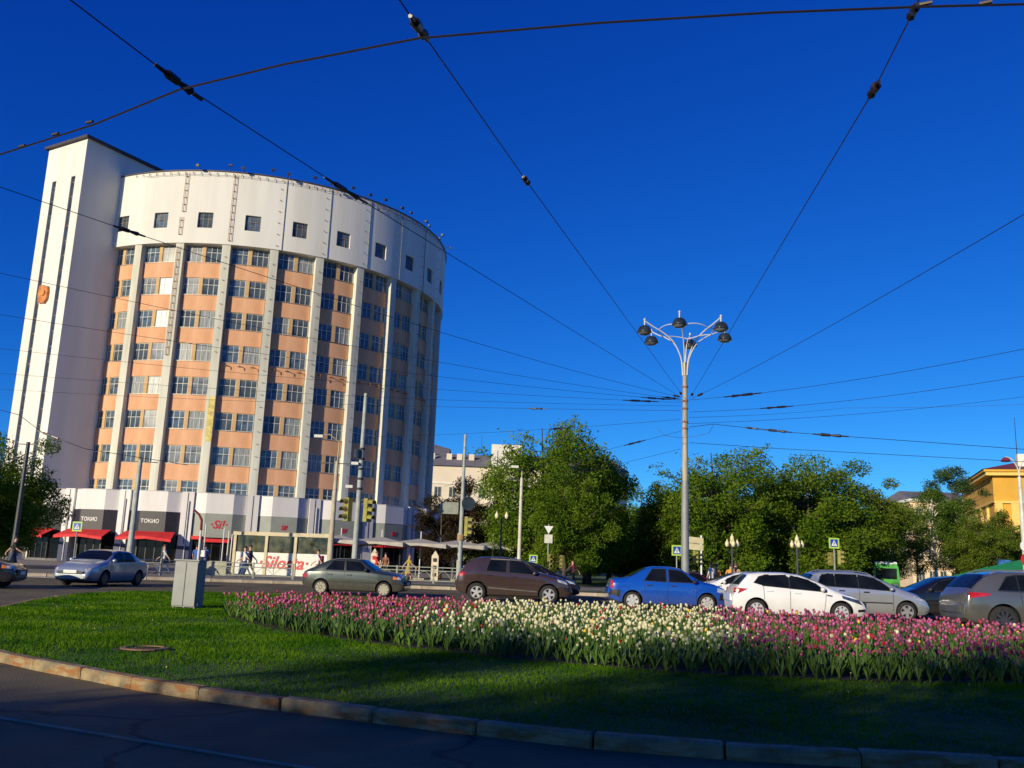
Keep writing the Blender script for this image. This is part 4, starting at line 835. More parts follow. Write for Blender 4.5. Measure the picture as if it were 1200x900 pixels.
def ped_sign(label, px, py, Y, w=.9, own=True, ang_=0):
    p = at(px, py, Y); t = thing('crossing_sign', label, 'road sign', (p.x, Y, .0), ang_); z = p.z
    MB().cyl((0, 0, 0), (0, 0, z+w*.5), .035, n=8).build('post', m_pole, t)
    pl = MB().box(-w/2, w/2, -.055, -.036, z-w/2, z+w/2).build('plate', m_fluo, t); i = w*.36
    MB().box(-i, i, -.060, -.0555, z-i, z+i).build('blue_field', m_sblue, pl)
    MB().prism([(-i*.78, -.0605, z-i*.72), (i*.78, -.0605, z-i*.72), (0, -.0605, z+i*.8)], (0, -.004, 0)).build('white_triangle', m_swhite, pl)
    b = MB(); k = i; b.prism([(-.10*k, -.066, z-.05*k), (.12*k, -.066, z-.05*k), (.1*k, -.066, z+.2*k), (-.06*k, -.066, z+.2*k)], (0, -.003, 0))
    for q in ([(-.08, -.05), (.02, -.05), (-.18, -.62), (-.28, -.62)], [(.02, -.05), (.12, -.05), (.28, -.6), (.18, -.62)], [(.08, .18), (.12, .1), (.3, -.1), (.24, -.14)], [(-.06, .18), (-.1, .1), (-.26, -.1), (-.2, -.14)]): b.prism([(x*k, -.066, z+zz*k) for x, zz in q], (0, -.003, 0))
    b.cyl((.03*k, -.066, z+.33*k), (.03*k, -.069, z+.33*k), .1*k, n=8); b.build('walking_figure', m_trim, pl); return t
ped_sign('crossing sign with green-yellow border near the left red awning', 91, 617, 48, .5)
ped_sign('green-yellow bordered crossing sign above the brown crossover', 625, 655, 47, .42)
ped_sign('crossing sign with green-yellow border just left of the tall lamp post', 793, 645, 46, .52)
ped_sign('crossing sign with green-yellow border left of the birches', 977, 636.5, 46, .52)
t = mast('traffic_mast', 'tall grey mast carrying two yellow traffic lights before the hotel', 413, 690, 45.5, at(426, 461, 45.5).z, .16, .09, m_poleg)
zz = at(405, 597, 45.5).z; signal(t, -.48, -.1, zz, -.7, 1.25); signal(t, .50, -.1, zz, .9, 1.25)
MB().box(-.6, .6, -.03, .03, zz+.45, zz+.51).build('bracket', m_poled, t)
for z_, x_ in ((at(405, 572, 45.5).z, -.35), (at(412, 545, 45.5).z, -.15)): MB().box(x_-.3, x_+.05, -.3, -.1, z_, z_+.14).build('camera_housing', m_frame, t)
for z_ in np.arange(zz+1.0, zz+3.4, .5): MB().cyl((0, 0, z_), (0, 0, z_+.1), .17, n=10).build('clamp', m_dark, t)
MB().cyl((-.2, -.2, zz+2.6), (-.2, -.2, zz+3.0), .14, n=10).build('loudspeaker', m_lampd, t)
t = mast('traffic_mast', 'slim grey mast with one yellow traffic light right of the hotel', 537, 690, 50.5, at(545, 509, 50.5).z, .15, .07, m_poleg)
zz = at(547, 617, 50.5).z; signal(t, .38, -.1, zz, .8, 1.15); zz2 = at(531, 596, 50.5).z
MB().box(-1.2, -.2, -.06, -.02, zz2-.3, zz2+.35).build('direction_plate', mat('plate_grey', (.25, .27, .22), .6), t); MB().cyl((.35, -.12, zz2+.3), (.35, -.08, zz2+.3), .38, n=20).build('round_sign', m_lampd, t); MB().cyl((0, 0, zz-.75), (0, 0, zz-.45), .2, n=12).build('collar', mat('brass_collar', (.35, .22, .1), .6), t)
def street_mast(label, px0, px1, py_top, Y, r0, r1, m, arm=1.0):
    p = at(px0, 690, Y); q = at(px1, py_top, Y); t = thing('street_pole', label, 'pole', (p.x, Y, .12))
    b = MB(); b.lathe([(r0*1.9, 0), (r0*1.9, .35), (r0*1.55, .6), (r0*1.6, .9), (r0*1.2, 1.1), (r0, 1.9), (r1, q.z), (0, q.z)], 14); b.build('shaft', m, t, smooth=False)
    MB().box(-arm, arm, -.03, .03, q.z-.15, q.z-.10).build('cross_arm', m_dark, t); return t
street_mast('thick green-grey street pole with flared foot behind the pale blue sedan', 147, 160, 541, 52, .17, .12, m_poleg)
t = street_mast('tan street pole with flared foot left of the traffic lights mast', 384, 394, 543, 52, .15, .10, m_polet)
z = at(385, 514, 52).z; MB().tube([(.0, 0, z-1.6), (.05, 0, z-.3), (-.5, -.2, z+.1), (-.9, -.3, z)], .035, 6).build('lamp_arm', m_polet, t); MB().box(-1.35, -.85, -.42, -.2, z-.12, z+.04).build('lamp_head', m_frame, t)
t = street_mast('pale concrete street pole standing among the trees', 607, 608, 562, 62, .13, .10, m_polew); z = at(600, 550, 62).z; MB().tube([(0, 0, z-1.0), (0, 0, z-.2), (-.3, -.3, z)], .03, 6).build('lamp_arm', m_polew, t); MB().box(-.75, -.25, -.5, -.25, z-.06, z+.1).build('lamp_head', m_frame, t)
street_mast('dark street pole under the left tree', 9, 17, 520, 50, .13, .10, m_poled, .5)
for px, py, Y, lab in ((1022, 610, 95, 'thin pale pole in front of the birches'), (1045, 596, 95, 'pale pole left of the cream house')): street_mast(lab, px, px, py, Y, .1, .08, m_polew, .3)
# ornamental lamps
m_globe = mat('cream_globe', (.75, .66, .38), .4, var=.08)
def lantern(label, px, py, Y, n=3, s=1.0):
    p = at(px, py, Y); t = thing('park_lantern', label, 'lantern', (p.x, Y, .11), 0, 'park lanterns'); z = p.z-.11
    b = MB(); b.lathe([(.16, 0), (.16, .3), (.09, .5), (.06, 1.2), (.045, z-.1), (0, z-.1)], 10); b.build('post', m_poled, t)
    spots_ = [(0, 0, .46*s)]+[(math.cos(R(a))*.42*s, math.sin(R(a))*.42*s, 0) for a in ((0, 180, 90, 270) if n == 3 else (0, 180))]
    for x, y, dz in (spots_ if n == 3 else spots_[1:]):
        if x or y: MB().tube([(0, 0, z-.35), (x*.6, y*.6, z-.5), (x, y, z-.3)], .022, 5).build('bracket', m_poled, t)
        b = MB(); k = s; b.lathe([(.05*k, -.27*k), (.13*k, -.22*k), (.17*k, -.02*k), (.14*k, .12*k), (.07*k, .2*k), (.05*k, .3*k), (0, .36*k)], 12, 0, (x, y, z+dz)); b.build('globe', m_globe, t, smooth=True)
lantern('cream globe lantern on dark post above the white hatchback tail', 858, 637, 47, 3, .62); lantern('cream globe lantern on dark post left of the right crossing sign', 934, 638, 47, 3, .62)
lantern('dark park lantern with two globes above the brown crossover', 588, 604, 55, 2, .7)
# sign cluster right of the crossover, direction boards by the lamp post
p = at(641, 690, 48); t = thing('sign_post', 'post with white triangle and square plates behind the dark plum saloon', 'road sign', (p.x, 48, 0)); z = at(642, 621, 48).z
MB().cyl((0, 0, 0), (0, 0, z+.3), .035, n=8).build('post', m_pole, t); MB().prism([(-.24, -.05, z+.2), (.24, -.05, z+.2), (0, -.05, z-.2)], (0, -.015, 0)).build('triangle_plate', m_swhite, t)
MB().box(-.21, .21, -.06, -.04, z-.68, z-.24).build('square_plate', mat('plate_cream', (.55, .55, .45), .5), t); signal(t, .1, -.1, z-1.6, .3, .8); signal(t, .75, .2, z-1.6, -.9, .7)
p = at(822, 690, 47.5); t = thing('sign_post', 'post with two direction boards and a traffic light beside the lamp post', 'road sign', (p.x, 47.5, 0)); z = at(822, 632, 47.5).z
MB().cyl((0, 0, 0), (0, 0, z+.2), .045, n=8).build('post', m_swhite, t)
for i in range(2): MB().prism([(-.75, -.06, z-.05-i*.34), (-.62, -.06, z+.12-i*.34), (.1, -.06, z+.06-i*.34), (.1, -.06, z-.24-i*.34), (-.62, -.06, z-.20-i*.34)], (0, .03, 0)).build('direction_board', mat('board_cream', (.55, .50, .30), .5), t)
signal(t, -.32, -.1, z-.95, .6, .75)
p = at(984, 690, 46.3); t = thing('traffic_light', 'short yellow traffic light beside the right crossing sign', 'traffic light', (p.x, 46.3, 0)); z = at(984, 653, 46.3).z; MB().cyl((-.2, 0, 0), (-.2, 0, z+.5), .045, n=8).build('post', m_pole, t); signal(t, .05, -.08, z, .7, .75); signal(t, -.42, -.02, z-.1, -1.2, .7)
# white post with dark red hook, thin poles by the restaurant door
p = gp(227, 679); t = thing('hooked_post', 'white post with curved dark red top before the restaurant', 'lamp post', (p.x, 49.5, .12)); z = at(222, 600, 49.5).z-.12
MB().cyl((0, 0, 0), (0, 0, z-.9), .07, .06, 8).build('shaft', m_frame, t); MB().tube([(0, 0, z-.95), (-.02, 0, z-.4), (-.2, 0, z-.1), (-.45, 0, z+.1)], [.075, .07, .06, .06], 8).build('hook', mat('hook_red', (.16, .015, .015), .5), t)
for i, px in enumerate((236, 258, 264, 268)):
    p = at(px, 672, 62); t = thing('banner_pole', ['thin pole left of the first grey bay', 'thin white pole by the restaurant door, leftmost of three', 'thin white pole by the restaurant door, middle of three', 'thin white pole by the restaurant door, next to the terrace'][i], 'pole', (p.x, 62, .12)); MB().cyl((0, 0, 0), (0, 0, 3.2-.2*i), .045, n=6).build('shaft', m_frame, t); MB().cyl((0, 0, 0), (0, 0, .05), .16, n=10).build('foot', m_poled, t)
# pale lamp with curved arms at the right edge, signs beneath
p = at(1204, 690, 52); t = thing('street_lamp', 'pale double-armed street lamp with dark red shades at right edge', 'lamp post', (p.x, 52, 0)); z = at(1194, 541, 52).z
MB().cyl((0, 0, 0), (0, 0, z-.9), .16, .11, 12).build('shaft', mat('lamp_pale', (.55, .54, .48), .5), t)
for sd in (-1, 1):
    ao = MB().tube(spline([(0, 0, z-1.0), (sd*.06, 0, z-.4), (sd*.35, 0, z+.1), (sd*.7, 0, z+.25)], 5), .035, 6).build('arm', m_frame, t); b = MB(); b.lathe([(0, .22), (.16, .16), (.27, 0), (.25, -.05), (0, -.06)], 12, 0, (sd*.72, 0, z+.02)); b.build('lamp_shade', mat('shade_red', (.18, .02, .04), .4), ao)
zs = at(1198, 640, 52).z; MB().cyl((-.02, -.2, zs), (-.02, -.17, zs), .32, n=18).build('round_sign', m_swhite, t); MB().cyl((-.02, -.2, zs-.75), (-.02, -.17, zs-.75), .34, n=18).build('round_sign', m_sred, t)
# utility cabinet on the lawn
c = gp(214, 713, .1); cb = thing('utility_cabinet', 'grey two-door utility cabinet standing on the lawn', 'cabinet', (c.x, c.y, .10), R(-14))
MB().box(-.31, .31, 0, .34, .03, 1.10).build('case', mat('cabinet_grey', (.19, .20, .195), .5, .2, var=.08, scale=2), cb, bevel=.008)
for i in range(2): MB().box(-.305+.31*i, -.007+.31*i, -.022, -.001, .06, 1.07).build('door', mat('cabinet_door', (.21, .22, .215), .5, .2, var=.08, scale=3), cb, bevel=.006)
for x in (-.28, 0, .28): MB().box(x-.02, x+.02, .02, .06, -.02, .03).build('leg', m_pole, cb)
MB().box(-.335, .335, -.04, .37, 1.101, 1.13).build('lid', mat('cabinet_grey', (.3, .32, .31)), cb)
# green tents and blue kiosk far right, green minibus
m_tent = mat('tent_green', (.02, .28, .06), .6, var=.1)
for i, (px, py, Y, wdt, lab) in enumerate(((1157, 664, 62, 3.2, 'small green canopy behind the silver-grey estate, left one'), (1195, 656, 62, 3.6, 'green canopy behind the silver-grey estate at the right edge'))):
    p = at(px, py, Y); t = thing('market_tent', lab, 'tent', (p.x, Y, .11), .1); h = p.z-.11; s = wdt/2
    MB().add([(-s, -s, h-.7), (s, -s, h-.7), (s, s, h-.7), (-s, s, h-.7), (0, 0, h), (-s, -s, h-.95), (s, -s, h-.95), (s, s, h-.95), (-s, s, h-.95)], [(0, 1, 4), (1, 2, 4), (2, 3, 4), (3, 0, 4), (5, 6, 1, 0), (6, 7, 2, 1), (7, 8, 3, 2), (8, 5, 0, 3)]).build('canopy', m_tent, t)
    for x in (-s, s):
        for y in (-s, s): MB().cyl((x*.97, y*.97, 0), (x*.97, y*.97, h-.7), .03, n=6).build('leg', m_frame, t)
p = at(1177, 660, 66); t = thing('advert_column', 'blue advertising panel between the two green canopies', 'sign', (p.x, 66, .11)); MB().box(-.45, .45, -.12, .12, .5, 2.9).build('panel', mat('panel_blue', (.03, .12, .32), .5, var=.6, scale=3), t); MB().box(-.08, .08, -.06, .06, 0, .5).build('foot', m_poled, t)
p = at(1037, 680, 78); bus = thing('minibus', 'bright green minibus with white roof far behind the silver people carrier', 'bus', (p.x, 78, 0), R(-20)); m_busg = mat('bus_green', (.035, .30, .02), .35, coat=.5)
b = MB(); prof = [(-1, .35), (-1, 1.5), (-.93, 2.35), (-.8, 2.55), (.8, 2.55), (.93, 2.35), (1, 1.5), (1, .35)]; b.prism([(x, -3, z) for x, z in prof], (0, 6, 0)); b.build('body', m_busg, bus, fix=True)
MB().box(-.84, .84, -2.95, 2.95, 2.552, 2.72).build('roof', m_swhite, bus); MB().box(-.8, .8, -3.03, -3.001, 1.35, 2.2).build('windscreen', m_cglass, bus)
for sd in (-1, 1):
    for i in range(4): MB().box(min(sd*.97, sd*1.0), max(sd*.97, sd*1.0), -2.7+i*1.4, -1.5+i*1.4, 1.45, 2.2).build('side_window', m_cglass, bus)
    for y in (-2, 2): MB().cyl((sd*.75, y, .38), (sd*1.01, y, .38), .38, n=16).build('wheel', m_tyre, bus)
    MB().box(sd*.7-.15, sd*.7+.15, -3.04, -3.001, .75, .95).build('headlight', m_head, bus)
# sandwich boards by the terrace, snack stand
for i, (px, py, Y, lab) in enumerate(((509, 672, 58, 'pale narrow sign board right of the parasols'), (438, 664, 58, 'white and red sign board behind the dark hatchback'))):
    p = at(px, py, Y); t = thing('sign_board', lab, 'sign', (p.x, Y, .12)); b = MB(); b.prism([(-.22, 0, 0), (.22, 0, 0), (.22, 0, 1.6), (0, 0, 1.95), (-.22, 0, 1.6)], (0, .08, 0)); bo = b.build('board', mat('board_beige', (.68, .58, .42), .6), t); 
    for k in range(3): MB().box(-.12, .12, -.01, -.002, .35+.45*k, .58+.45*k).build('printed_panel', m_trim if i == 0 else m_sred, bo)
    MB().box(-.3, .3, -.15, .25, -.01, .06).build('foot', m_poled, t)
# ================================================================== overhead wires
m_wire = mat('wire_dark', (.02, .018, .02), .5, .3); m_ins = mat('insulator', (.018, .012, .012), .35, var=.3)
def wire(label, pts, r=.013, sag=0, ins=(), name='overhead_wire', group='overhead wires'):
    P = [Vector(p) for p in pts]; o0 = P[0].copy(); Q = []
    for a, c in zip(P, P[1:]):
        n = 16 if sag else 8
        for i in range(n): u = i/n; q = a.lerp(c, u); q.z -= sag*4*u*(1-u); Q.append(q-o0)
    Q.append(P[-1]-o0)
    t = thing(name, label, 'wire', o0, 0, group); MB().tube(Q, r, 5).build('strand', m_wire, t)
    for u, L, rr in ins:
        k = u*(len(Q)-1); i = min(int(k), len(Q)-2); c = Q[i].lerp(Q[i+1], k-i); d = (Q[i+1]-Q[i]).normalized()
        b = MB(); b.tube([c-d*L/2, c-d*L*.3, c-d*L*.25, c-d*.02*L, c, c+d*L*.25, c+d*L*.3, c+d*L/2], [rr*.4, rr*.5, rr, rr*.9, rr*.55, rr, rr*.5, rr*.4], 7); b.build('insulator', m_ins, t)
    return t
HUB = Vector((PX, PY, at(802, 468, PY).z))
def nz_(px, py, z): return gp(px, py, z)
CW = [(-60, 196), (0, 181), (110, 146), (210, 105), (330, 76), (490, 45), (700, 27), (900, 15), (1080, 8), (1200, 5), (1290, 4)]
t = wire('thick black tram contact wire sweeping across the top of the sky', [nz_(x, y, 6.2) for x, y in CW], .0115)
o0 = t.location
for px, py in ((26, 171), (65, 157), (105, 143), (1085, 4), (1155, 3)):
    c = nz_(px, py, 6.24)-o0; MB().cyl(c+Vector((-.045, .02, 0)), c+Vector((.045, -.02, 0)), .018, n=6).build('hanger_clamp', mat('clamp_bronze', (.07, .05, .035), .5, .4), t)
wire('span wire from lamp post to the upper left corner over the hotel', [nz_(30, -40, 6.5), nz_(210, 97, 6.45), nz_(405, 223, 7.2), HUB+Vector((-.2, 0, .1))], .0075, 0, ((.333, .75, .05), (.667, 1.3, .045)))
wire('span wire from lamp post up past the middle of the sky', [nz_(440, -40, 6.5), nz_(491, 33, 6.45), nz_(616, 211, 7.2), HUB+Vector((-.1, -.1, .1))], .0075, 0, ((.334, .55, .055), (.667, .35, .05), (.985, .5, .06)))
wire('span wire from lamp post up to the top right of the sky', [nz_(1095, -40, 6.5), nz_(1070, 14, 6.45), nz_(1025, 104, 6.8), HUB+Vector((.2, -.1, .05))], .0075, 0, ((.334, .35, .045), (.667, .42, .055), (.985, .5, .06)))
wire('wire from lamp post rising to the right edge, highest of them', [nz_(1290, 198, 7.5), HUB+Vector((.3, 0, .05))], .008, .15, ((.94, 1.0, .06),))
wire('wire from lamp post to the right edge, second from the top', [nz_(1290, 390, 8.0), HUB+Vector((.2, .1, .0))], .008, .25, ((.80, 2.4, .06),))
wire('wire to the right edge just below the double insulator', [nz_(1290, 425, 8.2), HUB+Vector((.2, .1, -.55))], .008, .3, ((.72, 1.6, .05),))
wire('faint wire sagging to the right edge above the tree tops', [at(1290, 470, 50), at(990, 478, 60), HUB+Vector((.2, .1, -.8))], .008, .1)
wire('faint low wire crossing the right sky', [at(1290, 452, 44), HUB+Vector((.1, 0, -1.1))], .008, .3)
for i, (py0, z0, dz, rr, ins, lab) in enumerate(((188, 7.5, .1, .012, ((.12, .7, .045), (.985, .8, .05)), 'wire from lamp post to the left edge crossing the white top band'), (300, 8, .0, .011, ((.975, 1.2, .05),), 'wire from lamp post to the left edge over the upper hotel floors'), (354, 8, -.05, .011, ((.03, .7, .06), (.95, 1.8, .045)), 'wire to the left edge with a small insulator beside the tower'), (398, 8, -.15, .010, ((.93, 1.8, .05),), 'wire to the left edge over the middle hotel floors'), (430, 8, -.3, .010, (), 'wire to the left edge over the lower hotel floors'))):
    wire(lab, [nz_(-90, py0, z0), HUB+Vector((-.2, 0, dz))], rr*.6, .3, ins)
wire('thin wire from lamp post towards the hotel third floor', [at(-60, 452, 60), HUB+Vector((-.2, .1, -.5))], .008, .3, ((.86, 1.0, .05),))
wire('thin wire from lamp post past the tall tree top', [at(420, 512, 58), HUB+Vector((-.2, .1, -.9))], .008, .15, ((.7, 1.0, .06),))
wire('feeder wire dropping from lamp post behind the tall tree', [at(520, 570, 60), HUB+Vector((-.2, .0, -1.45))], .008, .1, ((.86, 1.6, .05),))
wire('lower feeder wire from lamp post to the left trees', [at(470, 600, 62), HUB+Vector((-.2, .0, -2.25))], .008, .1)
wire('black contact wire running right from the lamp post with hangers', [HUB+Vector((.2, 0, -1.25)), at(835, 497, 38), at(930, 507, 37), at(1290, 533, 34)], .012, 0, ((.5, .7, .05), (.6, 1.2, .06), (.71, 1.4, .07)))
wire('second contact wire running right above the trees', [HUB+Vector((.2, 0, -1.95)), at(900, 525, 40), at(1290, 546, 36)], .011, 0)
wire('looping jumper cable beside the lamp post', [at(770, 501, 39.5), at(778, 510, 39.4), at(800, 513, 39.3), at(830, 508, 39), at(836, 498, 38.6)], .008, .02)
wire('feeder wires crossing the left edge before the tower foot', [at(-40, 470, 46), at(22, 486, 46), at(50, 507, 46), at(100, 526, 46), at(220, 545, 46)], .016, 0, ((.55, 1.6, .06),))
# ================================================================== trees
def leaf_mat(name, c1, c2, tr=.35):
    m = bpy.data.materials.new(name); m.use_nodes = True; n = m.node_tree; L = n.links; n.nodes.clear()
    ob = n.nodes.new('ShaderNodeTexCoord'); nz = n.nodes.new('ShaderNodeTexNoise'); nz.inputs['Scale'].default_value = .9; nz.inputs['Detail'].default_value = 3; L.new(ob.outputs['Object'], nz.inputs[0])
    cr = n.nodes.new('ShaderNodeValToRGB'); cr.color_ramp.elements[0].position = .35; cr.color_ramp.elements[1].position = .65; cr.color_ramp.elements[0].color = (*c1, 1); cr.color_ramp.elements[1].color = (*c2, 1); L.new(nz.outputs[0], cr.inputs[0])
    d = n.nodes.new('ShaderNodeBsdfDiffuse'); t = n.nodes.new('ShaderNodeBsdfTranslucent'); mx = n.nodes.new('ShaderNodeMixShader'); mx.inputs[0].default_value = tr; o = n.nodes.new('ShaderNodeOutputMaterial')
    L.new(cr.outputs[0], d.inputs[0]); L.new(cr.outputs[0], t.inputs[0]); L.new(d.outputs[0], mx.inputs[1]); L.new(t.outputs[0], mx.inputs[2]); L.new(mx.outputs[0], o.inputs[0]); return m
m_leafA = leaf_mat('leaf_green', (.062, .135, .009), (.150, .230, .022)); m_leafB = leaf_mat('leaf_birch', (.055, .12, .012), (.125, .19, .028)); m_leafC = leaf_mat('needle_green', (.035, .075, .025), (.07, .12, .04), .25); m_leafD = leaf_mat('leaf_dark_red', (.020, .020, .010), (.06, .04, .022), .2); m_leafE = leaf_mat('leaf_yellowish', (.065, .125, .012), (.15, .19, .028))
LIGHT = {'leaf_green': leaf_mat('leaf_green_light', (.11, .195, .015), (.205, .29, .032), .42), 'leaf_birch': leaf_mat('leaf_birch_light', (.10, .18, .022), (.18, .26, .045), .4), 'leaf_yellowish': leaf_mat('leaf_yellow_light', (.11, .175, .018), (.20, .25, .042), .4)}
m_bark = mat('bark', (.07, .055, .04), .9, var=.4, scale=5, bump=.8, bscale=12, stretch=(1, 1, .25)); m_birch = mat('birch_bark', (.55, .52, .46), .8, var=.25, scale=4, col2=(.62, .6, .55), stretch=(1, 1, 3), ramp=(.3, .4))
def make_tree(seed, H, cw, base, nclump, nleaf, ls, lm, bm_, kind='broad'):
    """unit prototypes: returns (trunk mesh, crown mesh); H height, cw crown radius, base = crown bottom"""
    rg = np.random.default_rng(seed); rr = random.Random(seed); tb = MB(); lean = rr.uniform(-.03, .03)*H
    tp = [Vector((lean*(u**1.5)+.06*H*.1*math.sin(5*u+seed), .05*math.cos(4*u+seed), H*.94*u)) for u in np.linspace(0, 1, 9)]
    tr0 = .022*H*(1 if kind == 'broad' else .62); tb.tube(tp, [tr0*(1.35 if i == 0 else 1)*(1-.9*i/8)+.01 for i in range(9)], 9)
    cl = []
    leaders = [(math.cos(j*2.4+seed)*cw*rr.uniform(.30, .62), math.sin(j*2.4+seed)*cw*rr.uniform(.30, .62), rr.uniform(.76, .98), cw*rr.uniform(.46, .68)) for j in range(7)]+[(cw*.12, -cw*.1, 1.0, cw*.8)]
    for i in range(nclump):
        u = ((i+rg.uniform(.2, .8))/nclump) if kind != 'pine' else (i+.5)/nclump
        if kind == 'pine': env = (.45+.55*math.sin(math.pi*min(1, .25+u*.7)))*(1-.35*u)
        elif kind == 'birch': env = math.sin(math.pi*(.10+.84*u))**.8
        else: env = math.sin(math.pi*(.12+.76*u**.85))**.6
        z = base+(H*.97-base)*u; a = i*2.399+rg.uniform(-.6, .6); env *= 1+.55*noise.noise((math.cos(a)*1.3+seed, math.sin(a)*1.3, u*3.2)); spur = rg.random() < .24; rad = cw*env*(math.sqrt(rg.uniform(.12, 1))*.84 if not spur else rg.uniform(.92, 1.1))
        if kind == 'broad':
            lx_, ly_, lh_, lr_ = leaders[i % 8]; ux = rg.uniform(.02, 1); k_ = rad/cw
            z = base+(H*.97*lh_-base)*ux; pull = min(1, .35+1.1*ux); rad_ = lr_*k_*1.25
            c = np.array([lx_*pull+math.cos(a)*rad_+lean*ux, ly_*pull+math.sin(a)*rad_, z+rg.uniform(-.2, .2)]); rad = float(np.hypot(c[0], c[1]))
        else: c = np.array([math.cos(a)*rad+lean*u, math.sin(a)*rad, z+rg.uniform(-.25, .25)])
        s = cw*rg.uniform(.20, .40)*(.75 if rad > cw*.6 else 1)*(.55 if spur else 1); z += (.5 if spur else 0)*rg.uniform(0, 1)
        cl.append((c, s, rad, spur))
        k = min(8, max(1, int(8*max(0, z-rad*.55)/(H*.94)))); st = tp[k]
        if rg.random() < .8: tb.tube([st, st.lerp(Vector(c), .5)+Vector((0, 0, .08*rad)), Vector(c)], [tr0*.35*(1-.09*k)+.012, .02+.004*H*.4, .012], 5)
    Vs = []; tot = sum(q[1]**2 for q in cl)
    for c, s, rad, sp_ in cl:
        per = max(20, int(nleaf*s*s/tot*(.38 if sp_ else 1)))
        q = rg.normal(size=(per, 3)); q /= np.linalg.norm(q, axis=1)[:, None]; q *= (s*(.3+.75*rg.random((per, 1))**.7+.25*(rg.random((per, 1)) < .12)))
        if kind == 'pine': q *= np.array([1.5, 1.5, .35])
        else: q *= np.array([1.08, 1.08, .82])
        if sp_ and kind != 'pine': q = q*np.array([.8, .8, .55])+np.array([math.cos(math.atan2(c[1], c[0])), math.sin(math.atan2(c[1], c[0])), .35])*(rg.normal(0, .75*s, (per, 1)))
        p = c+q
        if kind in ('broad', 'birch'): p[:, 2] -= .25*np.maximum(0, np.hypot(q[:, 0], q[:, 1])-.55*s)       # drooping edges
        Vs.append(p)
    P = np.concatenate(Vs); n = len(P); d = rg.normal(size=(n, 3)); d[:, 2] -= .35; d /= np.linalg.norm(d, axis=1)[:, None]
    e = np.cross(d, rg.normal(size=(n, 3))); e /= np.linalg.norm(e, axis=1)[:, None]; sz = (ls*rg.uniform(.6, 1.35, size=(n, 1)))
    nn = np.cross(d, e)*.18
    V = np.stack([P-d*sz, P+e*sz*.48+nn*sz, P+d*sz, P-e*sz*.48+nn*sz], 1).reshape(-1, 3)
    Fc = np.arange(4*n).reshape(-1, 4)
    tone = np.concatenate([np.full(len(v_), rg.random()) for v_ in Vs])+rg.normal(0, .22, n); lm2 = LIGHT.get(lm.name, lm)
    return tb.mesh('trunk', bm_, True), np_mesh('crown', V, Fc, [lm, lm2], (tone > .55).astype(np.int32))
PROTO = {
 'A0': make_tree(1, 12, 4.2, 1.6, 74, 38000, .12, m_leafA, m_bark), 'A1': make_tree(2, 12, 4.6, 1.2, 84, 42000, .12, m_leafA, m_bark), 'A2': make_tree(3, 12, 3.8, 2.2, 64, 34000, .12, m_leafA, m_bark),
 'E': make_tree(14, 12, 4.4, 1.6, 74, 37000, .12, m_leafE, m_bark), 'B0': make_tree(4, 11, 2.8, 2.4, 44, 14000, .09, m_leafB, m_birch, 'birch'), 'B1': make_tree(5, 11, 2.5, 3.0, 38, 11000, .09, m_leafB, m_birch, 'birch'),
 'C': make_tree(6, 14, 3.2, 6.5, 30, 15000, .10, m_leafC, m_bark, 'birch'), 'D': make_tree(7, 9, 3.2, 1.0, 48, 18000, .10, m_leafD, m_bark)}
PH = dict(A0=12, A1=12, A2=12, E=12, B0=11, B1=11, C=14, D=9)
def tree(kind, px, py_top, Y, label, name='park_tree', wide=1.0, rz=None, group=None, X=None, H=None):
    if X is None: p = at(px, py_top, Y); X = p.x; H = p.z*.97
    s = H/PH[kind]; t = thing(name, label, 'tree', (X, Y, .05), random.random()*6.28 if rz is None else rz, group)
    tm, cm = PROTO[kind]
    for nm, me in (('trunk', tm), ('crown', cm)): o = part(nm, me, t); o.scale = (s*wide, s*wide, s)
    return t
G = 'trees of the park'
tree('A1', 640, 485, 67, 'tallest dark green tree, left of the lamp post', wide=.95, group=G)
tree('A2', 692, 508, 73, 'green tree right beside the tallest tree', wide=1.15, group=G)
tree('A0', 664, 545, 62, 'low spreading tree in front of the tallest tree', wide=.95, group=G)
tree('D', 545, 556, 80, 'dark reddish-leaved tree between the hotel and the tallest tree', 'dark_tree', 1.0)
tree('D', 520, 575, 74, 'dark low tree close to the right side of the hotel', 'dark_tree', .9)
tree('A0', 748, 566, 88, 'distant green tree just left of the lamp post', wide=1.55, group=G)
tree('A1', 838, 516, 72, 'broad green tree just right of the lamp post', wide=1.05, group=G)
tree('E', 803, 556, 77, 'yellow-green tree behind the lamp post', wide=1.0, group=G)
tree('A1', 945, 528, 75, 'broad tree with feathery top above the white hatchback', wide=1.22, group=G)
tree('E', 992, 545, 79, 'brownish-green tree at the right end of the park mass', wide=1.15, group=G)
tree('A2', 890, 543, 80, 'green tree filling the gap between the two broad trees', wide=1.35, group=G)
tree('B0', 1046, 583, 92, 'birch left of the cream house', 'birch_tree', 1.1); tree('B1', 1092, 570, 88, 'slender birch before the cream house', 'birch_tree', 1.15); tree('B0', 1124, 578, 90, 'birch at the corner of the yellow house', 'birch_tree', 1.1)
tree('C', 1113, 541, 98, 'dark larch with flat layered crown above the birches', 'larch_tree', 1.0)
tree('E', 1150, 597, 86, 'leafy yellow-green tree before the yellow house', 'street_tree', 1.0); tree('E', 1190, 612, 90, 'yellow-green tree at the right edge under the balcony', 'street_tree', 1.0); tree('B1', 1072, 600, 100, 'small birch beside the thin pale poles', 'birch_tree', 1.2)
